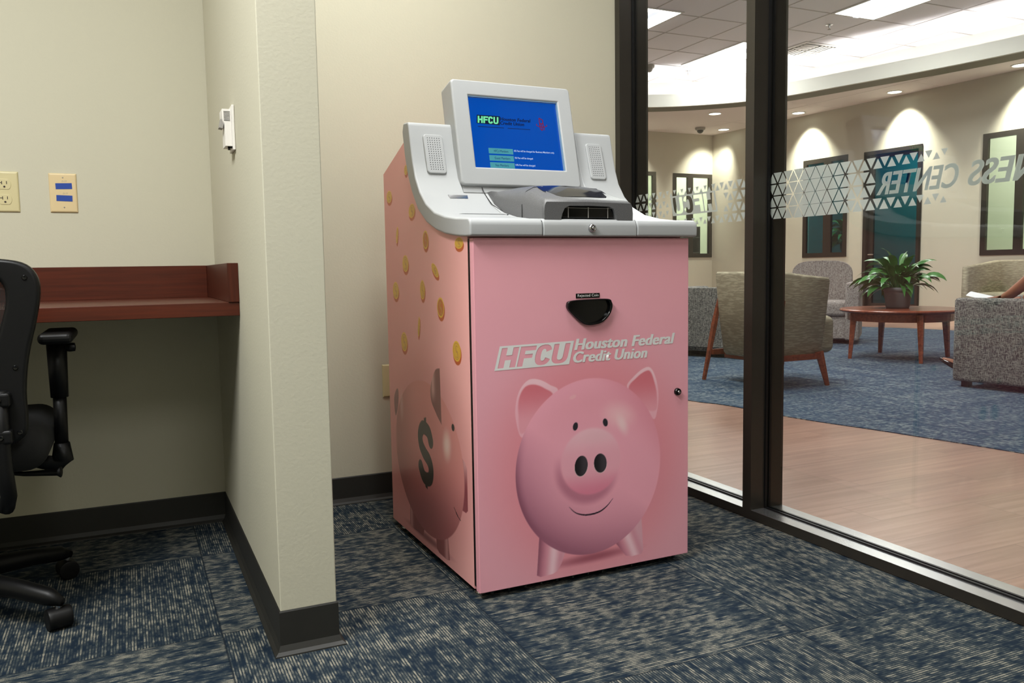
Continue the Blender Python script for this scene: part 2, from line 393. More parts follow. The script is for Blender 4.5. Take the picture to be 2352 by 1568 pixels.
def fit_text(s, x0, y0, x1, y1, P, bold=0.02, shear=0.0, space=1.0, mirror=False, cap=True):
    """text mesh stretched to fill the rectangle; P maps (x,y)->3D"""
    bm = text_mesh(s, 1.0, min(bold, .012), 0.0, space=space*(1+bold*.9))
    if bold > .012:
        base_ = bm.copy()
        for k_ in (-1, 1, -.5, .5):
            t = base_.copy()
            for v in t.verts: v.co.x += k_*bold*.75; v.co.z = (k_+2)*.00004
            join(bm, t)
        base_.free()
    xs = [v.co.x for v in bm.verts]; ys = [v.co.y for v in bm.verts]
    lo = min(ys); 
    a, b = min(xs), max(xs); c, d = (lo, max(ys))
    if not cap: c = 0.0
    nn_ = (P(1, 0)-P(0, 0)).cross(P(0, 1)-P(0, 0)).normalized()
    for v in bm.verts:
        lay = v.co.z; fx = (v.co.x-a)/(b-a); fy = (v.co.y-c)/(d-c)
        if mirror: fx = 1-fx
        x = x0+fx*(x1-x0)+shear*(fy*(y1-y0)); y = y0+fy*(y1-y0)
        v.co = P(x, y)+nn_*lay
    return bm

def join(bm, other):
    me = bpy.data.meshes.new('t'); other.to_mesh(me); other.free(); bm.from_mesh(me); bpy.data.meshes.remove(me); return bm

def poly_slab(bm, pts, z0, z1): return extrude_poly(bm, pts, z0, z1, 'z')

YB = 3.014; GX = 1.8826; GXO = 2.022; GLX = 1.952
PX0, PX1, PYF = 0.2763, 0.404, 1.868

# ------------------------------------------------------------------ near room shell
struct(obj('floor', box(B(), -2.7, -2.3, -0.05, 1.95, 3.16, 0), M['carpet']))
struct(obj('ceiling', box(B(), -2.7, -2.3, 2.74, 1.95, 3.16, 2.80), M['ceil']))
b = B(); box(b, -2.7, YB, 0, 1.8826+0.14, YB+0.14, 2.74)
struct(obj('wall_back', b, M['wall']))
struct(obj('wall_left', box(B(), -2.7, -2.3, 0, -2.6, YB, 2.74), M['wall']))
struct(obj('wall_front', box(B(), -2.6, -2.3, 0, 1.8826, -2.2, 2.74), M['wall']))
b = B(); box(b, PX0, PYF, 0, PX1, YB, 2.74)
struct(obj('wall_partition', b, M['wall'], bevel=0.003))

def cove_base(name, path, closed=False):
    """rubber cove base: profile swept along a 2D path; outward side is to the right of travel"""
    prof = [(0, 0.0), (0.017, 0.0), (0.0165, 0.003), (0.009, 0.009), (0.0035, 0.022), (0.003, 0.098), (0.001, 0.1015), (0, 0.1015)]
    bm = B(); rows = []
    n = len(path)
    for i, p in enumerate(path):
        p = Vector(p)
        dirs = []
        if i > 0: dirs.append((p-Vector(path[i-1])).normalized())
        if i < n-1: dirs.append((Vector(path[i+1])-p).normalized())
        nn = [Vector((d.y, -d.x)) for d in dirs]
        if len(nn) == 1: m = nn[0]
        else:
            m = (nn[0]+nn[1]).normalized(); m = m/max(0.3, m.dot(nn[0]))
        rows.append([bm.verts.new((p.x+m.x*a, p.y+m.y*a, z)) for a, z in prof])
    for r1, r2 in zip(rows, rows[1:]):
        for k in range(len(prof)): kk = (k+1) % len(prof); bm.faces.new((r1[k], r2[k], r2[kk], r1[kk]))
    bm.faces.new(rows[0]); bm.faces.new(rows[-1])
    return struct(obj(name, bm, M['base']))
cove_base('baseboard_back', [(-2.6, YB), (PX0, YB)])
cove_base('baseboard_partition', [(PX0, YB), (PX0, PYF), (PX1, PYF), (PX1, YB)])
cove_base('baseboard_right', [(PX1, YB), (1.88, YB)])

# troffers of the near room (above the frame); entrance one added as fill
for (x, y) in ((0.78, 1.84), (-0.8, 1.08), (0.5, -1.2)):
    t = empty('ceiling_light', (x, y, 2.70), label='white troffer in the near office ceiling at %s' % {0.78: 'the glass wall side', -0.8: 'the desk side', 0.5: 'the entrance side, added as unseen fill'}[x], cat='light')
    b = B(); ring_face(b, [(-.31, -.62), (.31, -.62), (.31, .62), (-.31, .62)], [(-.28, -.59), (.28, -.59), (.28, .59), (-.28, .59)], 0.0, 0.039, lambda a, c, z: Vector((a, c, z)))
    obj('frame', b, M['grid'], t)

# ------------------------------------------------------------------ glass wall
def glass_bay(name, y0, y1, first):
    """storefront bay between y0 (near) and y1 (far)"""
    mw = 0.041 if not first else 0.035
    b = B()
    box(b, GX, y0, 0.002, GXO, y1, 0.0325)                                  # sill
    box(b, GX, y0, 2.66, GXO, y1, 2.74)                                  # head
    box(b, GX, y1-mw, 0.0325, GXO, y1, 2.66)                              # far jamb / mullion
    root = struct(obj(name, b, M['bronze']))
    cp = B(); box(cp, GX+.001, y0, 0.0325, GLX-0.0125, y1-mw, 0.0332); box(cp, GLX+.0125, y0, 0.0325, GXO-.001, y1-mw, 0.0332); obj('sill_cap', cp, M['satin'], root)['label'] = 'satin grey metal sill face'
    s = B()
    for x0 in (GLX-0.012, GLX+0.004): box(s, x0, y0, 0.0325, x0+0.008, y1-mw, 0.038); box(s, x0, y1-mw-0.006, 0.038, x0+0.008, y1-mw, 2.66)
    obj('glazing_bead', s, M['black'], root)
    g = B(); box(g, GLX-0.004, y0, 0.0335, GLX+0.002, y1-mw, 2.665)
    obj('glass_pane', g, M['glass'], root)
    return root
W1 = glass_bay('window_1', 2.207, YB, True)
W2 = glass_bay('window_2', 0.35, 2.207, False)
W3 = glass_bay('window_3', -2.2, 0.35, False)

# window film: triangles and reversed lettering, on the lounge side of the glass
GF = GLX+0.0028
def film_tri(bm, yc, zc, s, up):
    h = s*0.866
    pts = [(-s/2, -h/3), (s/2, -h/3), (0, 2*h/3)]
    if not up: pts = [(a, -c) for a, c in pts]
    vs = [bm.verts.new((GF, yc+a, zc+c)) for a, c in pts]; bm.faces.new(vs)
Z0f, Z1f = 1.0105, 1.1645
PIT = 0.0472; RH = (Z1f-Z0f)/4
def size_f(y):
    if y > 2.05: # towards the reversed logo in the far bay, smallest beside it
        return max(0.0, min(0.95, 0.42+0.50*max(0, (2.9-abs(y-2.62)*0-2.9+abs(y-2.64)-0.10))/0.52)) if True else 0
    if y > 1.93: return 0.93
    return max(0.0, 0.93-(1.93-y)/0.42*0.50)
def in_text(y, z):
    if 2.41 < y < 2.745 and z in (1, 2): return True
    if y < 1.752 and z in (1, 2): return True
    return False
t1 = B(); t2 = B()
for r in range(4):
    for i in range(-2, 70):
        y = 3.03-i*PIT/2
        k = (i+r) % 2
        zc = Z0f+RH*(r+0.5)+(RH*(-1/6) if k == 0 else RH/6)
        f = size_f(y)
        if y < 1.50 or f < 0.2 or in_text(y, r): continue
        if y > 2.9785 or (2.166 < y < 2.21): continue
        film_tri(t1 if y > 2.19 else t2, y, zc, PIT*f*0.98, k == 0)
obj('film_triangles', t1, M['frost'], W1)['label'] = 'frosted triangle film beside a reversed logo'
obj('film_triangles', t2, M['frost'], W2)['label'] = 'frosted triangle film beside reversed lettering'
# reversed BUSINESS CENTER (reads the right way from the lounge)
P = lambda y, z: Vector((GF+0.0002, y, z))
L = B()
join(L, fit_text('CENTER', 1.722+0.008, 1.0535, 1.478, 1.1165, lambda a, z: P(a, z), 0.035, 0.0, 1.0, mirror=True))
bb = fit_text('BUSINESS', 1.449, 1.0535, 1.105, 1.1165, lambda a, z: P(a, z), 0.035, 0.0, 1.0, mirror=True)
join(L, bb)
for v in L.verts: v.co.y -= 0.22*(v.co.z-1.0535)-0.006
obj('film_lettering', L, M['frost'], W2)['label'] = 'reversed frosted letters reading BUSINESS CENTER'
# reversed HFCU logo: parallelogram outline with letters
def quad(bm, pts, Pf):
    vs = [bm.verts.new(Pf(*p)) for p in pts]; bm.faces.new(vs)
L = B()
zb, zt = 1.0575, 1.1345
sh = 0.24
def LG(a, h):   # a = 0..1 along the logo in reading order from the lounge (y increasing reads mirrored from inside), h in 0..1
    return Vector((GF+0.0002, 2.434+a*0.276+(h)*sh*(zt-zb)*0.6, zb+h*(zt-zb)))
def sup(cx, cy, rx, ry, a0, a1, n=18, p=2.6):
    o = []
    for i in range(n+1):
        a = radians(a0+(a1-a0)*i/n); c, s_ = cos(a), sin(a)
        o.append((cx+rx*(abs(c)**(2/p))*(1 if c > 0 else -1), cy+ry*(abs(s_)**(2/p))*(1 if s_ > 0 else -1)))
    return o
def letters(y0=.085, y1=.915):
    f = lambda x0, x1, pts: [(x0+(x1-x0)*a, y0+(y1-y0)*h) for a, h in pts]
    Hh = f(.035, .262, [(0, 0), (.33, 0), (.33, .38), (.67, .38), (.67, 0), (1, 0), (1, 1), (.67, 1), (.67, .62), (.33, .62), (.33, 1), (0, 1)])
    Ff = f(.285, .495, [(0, 0), (.34, 0), (.34, .40), (.85, .40), (.85, .60), (.34, .60), (.34, .78), (1, .78), (1, 1), (0, 1)])
    Cc = sup(.612, .5, .108, .43, 22, 338)+list(reversed(sup(.612, .5, .034, .25, 22, 338)))
    Uu = [(.735, .915)]+sup(.846, .40, .111, .325, 181, 359, 14)+[(.957, .915), (.887, .915)]+list(reversed(sup(.846, .40, .040, .17, 181, 359, 14)))+[(.805, .915)]
    return [Hh, Ff, Cc, Uu]
def logo_panel(bm, Pf):
    loops = [[(0, 0), (1, 0), (1, 1), (0, 1)]]+letters()
    flat = [p for l in loops for p in l]
    vs = [bm.verts.new(Pf(*p)) for p in flat]
    for t in tessellate_polygon([[Vector((p[0]*3.2, p[1], 0)) for p in l] for l in loops]):
        try: bm.faces.new([vs[i] for i in t])
        except ValueError: pass
LGm = lambda a, h: Vector((GF+0.0002, 2.717-a*0.276-h*.020+0.0, zb+h*(zt-zb)))
logo_panel(L, lambda a, h: Vector((GF+0.0002, 2.437+a*0.272+h*.018, zb+h*(zt-zb))))
obj('film_logo', L, M['frost'], W1)['label'] = 'reversed frosted HFCU logo'

# ------------------------------------------------------------------ desk shelf in the alcove
t = empty('desk', (-0.9, 2.69, 0), label='reddish cherry wall desk with back and end upstands in the alcove left of the partition', cat='desk')
def oc(v, o): return v
def child(name, bm, m, root, **kw):
    o = obj(name, bm, m, None, **kw); o.parent = root
    o.matrix_parent_inverse = Matrix.Translation(-Vector(root.location)) if root.rotation_euler.z == 0 else (Matrix.Translation(root.location) @ Matrix.Rotation(root.rotation_euler.z, 4, 'Z')).inverted()
    return o
b = B(); box(b, -2.1, 2.366, 0.747, PX0-0.0005, YB-0.0005, 0.784); child('worktop', b, M['cherry'], t, bevel=0.0015)
b = B(); box(b, -2.1, YB-0.02, 0.784, PX0-0.029, YB-0.0005, 0.890); child('backsplash', b, M['cherry'], t, bevel=0.001)
b = B(); box(b, PX0-0.029, 2.362, 0.7845, PX0-0.0005, YB-0.0005, 0.890); child('end_panel', b, M['cherry_z'], t, bevel=0.001)
b = B(); box(b, -2.1, 2.9, 0.0, -2.07, YB-0.004, 0.747); child('support_panel', b, M['cherry_z'], t)

# ------------------------------------------------------------------ wall plates
def plate(name, label, x0, z0, x1, z1, m, y=YB):
    b = B(); 
    pts = [(x0, z0), (x1, z0), (x1, z1), (x0, z1)]; k = 0.006
    vs0 = [b.verts.new((p[0], y-0.0003, p[1])) for p in pts]
    vs1 = [b.verts.new((p[0]+sx*k*0.3, y-0.004, p[1]+sz*k*0.3)) for p, (sx, sz) in zip(pts, ((1, 1), (-1, 1), (-1, -1), (1, -1)))]
    vs2 = [b.verts.new((p[0]+sx*k, y-0.0065, p[1]+sz*k)) for p, (sx, sz) in zip(pts, ((1, 1), (-1, 1), (-1, -1), (1, -1)))]
    for a, c in ((vs0, vs1), (vs1, vs2)):
        for i in range(4): b.faces.new((a[i], a[(i+1) % 4], c[(i+1) % 4], c[i]))
    b.faces.new(vs2); b.faces.new(vs0)
    return tag(obj(name, b, m, smooth=False, bevel=0.001), label=label, cat='outlet')
k = H_ = 0.862
pl = plate('wall_plate', 'almond wall plate with two strips of blue tape', -0.2075, 1.0625, -0.1285, 1.186, M['almond'])
pl['category'] = 'wall plate'
for (a, z, ww, hh, rot) in ((-0.1655, 1.1455, 0.046, 0.0185, -2), (-0.1655, 1.1075, 0.045, 0.0185, 1.5)):
    b = B(); box(b, -ww/2, -0.0006, -hh/2, ww/2, 0.0, hh/2, Matrix.Translation((a, YB-0.0066, z)) @ Matrix.Rotation(radians(rot), 4, 'Y'))
    o = obj('tape_strip', b, M['tape'], pl)
for z in (1.172, 1.079):
    b = B(); lathe(b, [(0.0003, -0.0012), (0.0016, -0.0010), (0.0022, 0), (0.0022, 0.002)], 14, (-0.1672, YB-0.0066, z), 'y'); obj('screw', b, M['grey_pl'], pl, smooth=True)
for (s, z, a) in (('D-77', 1.1585, -0.1705), ('D-77', 1.1205, -0.169)):
    obj('handwriting', fit_text(s, a, z, a+0.014, z+0.0045, lambda x, zz: Vector((x, YB-0.0068, zz)), 0.0, 0.15), M['grey_pl'], pl)
ol = plate('outlet', 'ivory double outlet at the left edge of the photo above the desk', -0.368, 1.062, -0.289, 1.187, M['ivory'])
for z in (1.1475, 1.101):
    b = B(); pts = [(0.018*cos(a)*1.0, max(-0.0155, min(0.0155, 0.0205*sin(a)))) for a in [2*pi*i/36 for i in range(36)]]
    extrude_poly(b, [(p[0]-0.3275, p[1]+z) for p in pts], YB-0.0078, YB-0.006, 'y'); f = obj('socket_face', b, M['ivory'], ol, bevel=0.0006)
    b = B()
    for (x0, z0, x1, z1) in ((-0.0075, -0.001, -0.0055, 0.009), (-0.0135, 0.003, -0.0075, 0.005), (0.0055, 0.0, 0.0075, 0.009)):
        box(b, -0.3275+x0, YB-0.0082, z+z0, -0.3275+x1, YB-0.0077, z+z1)
    lathe(b, [(0.003, -0.0082), (0.003, -0.0077)], 14, (-0.3275, YB, z-0.008), 'y')
    obj('slots', b, M['brown_dark'], f)
plate('outlet', 'ivory outlet low on the wall half hidden behind the pink machine', 0.852, 0.388, 0.928, 0.512, M['ivory'])

# wall sensor on partition
t = empty('wall_sensor', (PX0, 2.33, 1.18), label='small white wall sensor with a slotted grille on the partition', cat='sensor')
def ch(name, bm, m, root, **kw):
    o = obj(name, bm, m, None, **kw); o.parent = root
    o.matrix_parent_inverse = (Matrix.Translation(root.location) @ Matrix.Rotation(root.rotation_euler.z, 4, 'Z')).inverted(); return o
b = B(); box(b, PX0-0.007, 2.295, 1.183, PX0-0.0005, 2.375, 1.298); ch('backplate', b, M['white_pl'], t, bevel=0.0015)
b = B(); extrude_poly(b, [(PX0-0.007, 1.193), (PX0-0.007, 1.288), (PX0-0.030, 1.288), (PX0-0.030, 1.262), (PX0-0.0245, 1.250), (PX0-0.0245, 1.193)], 2.306, 2.365, 'y'); ch('housing', b, M['white_pl'], t, bevel=0.001)
b = B()
for i in range(8): box(b, PX0-0.026, 2.3054, 1.281-i*0.0033, PX0-0.0105, 2.3065, 1.2822-i*0.0033)
ch('vent_slots', b, M['black'], t)
b = B(); box(b, -0.005, 0, -0.012, 0.005, 0.03, 0.012, Matrix.Translation((PX0-0.030, 2.318, 1.252)) @ Matrix.Rotation(radians(12), 4, 'Y')); ch('lever', b, M['grey_pl'], t, bevel=0.001)
b = B(); box(b, PX0-0.018, 2.312, 1.184, PX0-0.012, 2.318, 1.193); box(b, PX0-0.018, 2.312, 1.189, PX0-0.006, 2.318, 1.193); ch('plug', b, M['black'], t)

# ------------------------------------------------------------------ coin machine
M0 = Vector((.7933, 1.9417, 0)); MY = .01076
MM = Matrix.Translation(M0) @ Matrix.Rotation(MY, 4, 'Z')
kiosk = bpy.data.objects.new('coin_machine', None); COL.objects.link(kiosk); kiosk.location = M0; kiosk.rotation_euler = (0, 0, MY)
tag(kiosk, 'tall pink coin counting machine printed with a piggy bank, grey top and blue touchscreen', 'coin machine')
def kp(name, bm, m, parent=None, **kw): return obj(name, bm, m, parent or kiosk, **kw)
MW = 0.6666; MD = 0.75
PA = [(-.020, .945), (-.021, .972), (-.017, .984), (-.008, .9905), (.03, .993), (.076, .996), (.153, 1.005), (.235, 1.022), (.303, 1.051), (.351, 1.088), (.386, 1.132), (.406, 1.181), (.421, 1.233), (.434, 1.286), (.440, 1.297)]
PB = [(.0, .9445), (.008, .945), (.014, .945), (.019, .9455), (.05, .947), (.085, .950), (.15, .957), (.221, .971), (.298, .996), (.369, 1.037), (.418, 1.091), (.450, 1.140), (.476, 1.205), (.493, 1.275), (.480, 1.300)]
PM = [((a[0]+b[0])/2, (a[1]+b[1])/2) for a, b in zip(PA, PB)]
# cabinet body
prof = [(.036, .02), (MD, .02), (MD, 1.1795), (.50, 1.2625)] + [(p[0], p[1]) for p in reversed(PM[4:13])] + [(.036, .955)]
b = B(); extrude_poly(b, prof, 0.0012, MW-0.0012, 'x'); kp('cabinet', b, M['pink'], bevel=0.0015)
b = B(); box(b, 0.0012, 0.024, 0.03, MW-0.0012, 0.037, 0.94); kp('door_gasket', b, M['black'])
b = B(); rbox(b, 0, 0, 0.02, MW, 0.024, 0.9415, 0.0015, 2); door = kp('door', b, M['pink_flat'])
b = B(); box(b, 0.03, 0.05, 0.006, MW-0.03, MD-0.03, 0.02); kp('plinth', b, M['black'])
for (u, v) in ((0.03, 0.06), (MW-0.03, 0.06), (0.03, MD-0.06), (MW-0.03, MD-0.06)):
    b = B(); lathe(b, [(0.018, 0.0005), (0.02, 0.002), (0.018, 0.006), (0.006, 0.008), (0.006, 0.02)], 20, (u, v, 0)); kp('levelling_foot', b, M['chrome'], smooth=False)
b = B()
for i in range(13):
    u = 0.04+i*0.0485; b = B(); lathe(b, [(0.0045, 0.010), (0.0045, 0.0195)], 8, (u, 0.012, 0)); kp('bolt', b, M['gloss_black'])

# ---- printed art, evaluated per point
def sm(x, a, b): t = np.clip((x-a)/(b-a), 0, 1); return t*t*(3-2*t)
def mixc(base, col, a): return base*(1-a[..., None])+np.array(col)[None, None, :]*a[..., None]
def ell(X, Y, cx, cy, rx, ry, rot=0.0):
    c, s = cos(rot), sin(rot); dx, dy = X-cx, Y-cy
    return np.sqrt(((dx*c+dy*s)/rx)**2+((-dx*s+dy*c)/ry)**2)
def polymask(X, Y, pts, soft=0.002):
    pts = np.array(pts); n = len(pts); ins = np.zeros(X.shape, bool); dmin = np.full(X.shape, 1e9)
    for i in range(n):
        x1, y1 = pts[i]; x2, y2 = pts[(i+1) % n]
        cond = ((y1 > Y) != (y2 > Y)) & (X < (x2-x1)*(Y-y1)/((y2-y1) if y2 != y1 else 1e-9)+x1); ins ^= cond
        L2 = max(1e-12, (x2-x1)**2+(y2-y1)**2); t = np.clip(((X-x1)*(x2-x1)+(Y-y1)*(y2-y1))/L2, 0, 1)
        dmin = np.minimum(dmin, np.hypot(X-x1-t*(x2-x1), Y-y1-t*(y2-y1)))
    return np.clip(np.where(ins, 0.5, 0.5)+np.where(ins, 1, -1)*dmin/soft, 0, 1)
def spline(pts, n=8, closed=True):
    P_ = [np.array(p, float) for p in pts]; N = len(P_); out = []
    for i in range(N if closed else N-1):
        p0, p1, p2, p3 = (P_[(i-1) % N] if closed or i > 0 else P_[0]), P_[i], P_[(i+1) % N], (P_[(i+2) % N] if closed or i+2 < N else P_[N-1])
        for k_ in range(n):
            t = k_/n; out.append(0.5*((2*p1)+(-p0+p2)*t+(2*p0-5*p1+4*p2-p3)*t*t+(-p0+3*p1-3*p2+p3)*t**3))
    if not closed: out.append(P_[-1])
    return [tuple(o) for o in out]
def curve_mask(X, Y, pts, w, soft=0.0012):
    d = np.full(X.shape, 1e9); W_ = np.zeros(X.shape)
    n = len(pts)
    for i in range(n-1):
        x1, y1 = pts[i]; x2, y2 = pts[i+1]; L2 = (x2-x1)**2+(y2-y1)**2
        t = np.clip(((X-x1)*(x2-x1)+(Y-y1)*(y2-y1))/L2, 0, 1); dd = np.hypot(X-x1-t*(x2-x1), Y-y1-t*(y2-y1))
        ww = w*(0.15+0.85*sin(pi*(i+0.5)/(n-1)))
        W_ = np.where(dd < d, ww, W_); d = np.minimum(d, dd)
    return np.clip((W_-d)/soft+0.5, 0, 1)
C_ = lambda *c: np.array(c, float)
def front_art(X, Z):
    base = C_(236, 168, 182); rose = C_(220, 136, 146); warm = C_(229, 142, 140)
    col = np.ones(X.shape+(3,))*base
    col = mixc(col, C_(236, 168, 176), sm(Z, 0.5, 0.95)*0.5)
    g = ell(X, Z, .34, .33, .34, .36); col = mixc(col, C_(232, 132, 142), (1-sm(g, .55, 1.15))*0.6)
    # floor shade inside the print
    sh_ = ell(X, Z, .345, .062, .19, .020, 0.03); col = mixc(col, C_(150, 76, 92), (1-sm(sh_, .1, 1.0))*0.75*(Z < .2))
    # legs
    for pts, hl, hw in (([(.176, .150), (.167, .040), (.178, .034), (.215, .036), (.231, .042), (.243, .062), (.262, .110)], (.205, .222), .022), ([(.400, .110), (.450, .048), (.470, .043), (.503, .045), (.509, .055), (.503, .160)], (.475, .49), .022)):
        mk = polymask(X, Z, pts)
        ax = hl[0]+(Z-0.04)*(0.12 if hl[0] < .3 else -0.42)
        lc = np.ones(X.shape+(3,))*C_(218, 140, 158)
        lc = mixc(lc, C_(150, 88, 108), 1-sm(X, ax-.045, ax-.012)); lc = mixc(lc, C_(250, 206, 216), np.exp(-((X-ax-.008)/.016)**2)*0.95); lc = mixc(lc, C_(228, 170, 184), sm(X, ax+.02, ax+.05))
        col = col*(1-mk[..., None])+lc*mk[..., None]
    # ears
    earL = spline([(.236, .530), (.212, .554), (.180, .570), (.150, .571), (.125, .548), (.112, .512), (.111, .47), (.128, .420), (.165, .455)])
    earLi = spline([(.222, .522), (.196, .546), (.165, .558), (.138, .552), (.121, .522), (.119, .480), (.127, .43), (.18, .47)])
    earR = spline([(.456, .529), (.480, .558), (.512, .578), (.535, .578), (.552, .550), (.562, .505), (.558, .455), (.543, .432), (.50, .50)])
    earRi = spline([(.462, .524), (.488, .553), (.516, .569), (.534, .568), (.547, .540), (.556, .50), (.552, .455), (.50, .47)])
    for o, i_ in ((earL, earLi), (earR, earRi)):
        mo = polymask(X, Z, o); ec = np.ones(X.shape+(3,))*C_(244, 180, 194); ec = mixc(ec, C_(250, 208, 216), sm(Z, .50, .575)*0.8)
        col = col*(1-mo[..., None])+ec*mo[..., None]
        mi = polymask(X, Z, i_, .004); ic = np.ones(X.shape+(3,))*C_(238, 162, 176); ic = mixc(ic, C_(216, 112, 124), sm(Z, .45, .555)*0.85)
        col = col*(1-mi[..., None])+ic*mi[..., None]
    # body
    e = ell(X, Z, .338, .317, .2305, .2455, -0.05); mk = 1-sm(e, .992, 1.004)
    bc = np.ones(X.shape+(3,))*C_(246, 170, 188)
    nx = (X-.338)/.2305; nz = (Z-.317)/.2455; r = np.clip(e, 0, 1)
    dark = np.clip((-nx*0.55-nz*0.85), 0, 1); bc = mixc(bc, C_(140, 82, 104), np.clip(dark*r**1.6*.9, 0, .78))
    bc = mixc(bc, C_(118, 62, 84), np.clip((sm(-nx*0.85-nz*0.2, .6, 1.0))*sm(r, .88, 1.0)*.7, 0, 1))
    bc = mixc(bc, C_(214, 120, 136), sm(nx*0.7+nz*.6, .55, 1.1)*.5)
    bc = mixc(bc, C_(236, 158, 172), sm(nz, .2, .9)*.5*(1-sm(r, .7, 1)))
    col = col*(1-mk[..., None])+bc*mk[..., None]
    # highlights
    hs = ell(X, Z, .428, .452, .075, .050, -0.3); col = mixc(col, C_(252, 198, 204), (1-sm(hs, .1, 1))*.8*mk)
    hs = ell(X, Z, .440, .425, .022, .045, 0.45); col = mixc(col, C_(252, 214, 216), (1-sm(hs, .1, 1))*.8)
    hs = ell(X, Z, .283, .515, .014, .007, 0.3); col = mixc(col, C_(246, 182, 190), (1-sm(hs, .5, 1))*.9)
    # snout
    hs = ell(X, Z, .330, .322, .110, .112, 0); col = mixc(col, C_(160, 88, 110), (1-sm(hs, .82, 1.05))*.55*sm(-(Z-.322)-(X-.33)*.3, -.02, .08)*mk)
    s_ = ell(X, Z, .339, .332, .097, .094, 0.2); smk = 1-sm(s_, .93, 1.03)
    sc = np.ones(X.shape+(3,))*C_(242, 172, 188); q = (Z-.332)/.094
    sc = mixc(sc, C_(250, 202, 212), sm(q, .1, .95)*.75); sc = mixc(sc, C_(224, 118, 146), sm(-q, .2, .95)*.7)
    col = col*(1-smk[..., None]*.95)+sc*(smk[..., None]*.95)
    s2 = ell(X, Z, .350, .400, .085, .030, 0); col = mixc(col, C_(240, 186, 196), (1-sm(s2, .1, 1))*.5)
    for (cx, cz, rx, rz, ro) in ((.307, .323, .0205, .0285, -0.12), (.368, .324, .0205, .0270, 0.10)):
        e1 = ell(X, Z, cx, cz, rx, rz, ro); col = mixc(col, C_(240, 205, 205), (1-sm(e1, 1.02, 1.10))*(Z < cz)*.9); e1 = ell(X, Z, cx, cz, rx, rz, ro)
        nc = np.ones(X.shape+(3,))*C_(64, 58, 64); nc = mixc(nc, C_(30, 26, 30), sm(-(X-cx)/rx, -.6, .8))
        a = 1-sm(e1, .96, 1.03); col = col*(1-a[..., None])+nc*a[..., None]
    for (cx, cz, ro) in ((.290, .434, -0.25), (.385, .436, 0.25)):
        e1 = ell(X, Z, cx, cz, .0078, .0115, ro); col = mixc(col, C_(44, 42, 50), 1-sm(e1, .9, 1.08))
    col = mixc(col, C_(38, 28, 40), curve_mask(X, Z, spline([(.268, .214), (.290, .194), (.324, .184), (.362, .187), (.388, .200), (.408, .219)], 6, False), .0022))
    return col
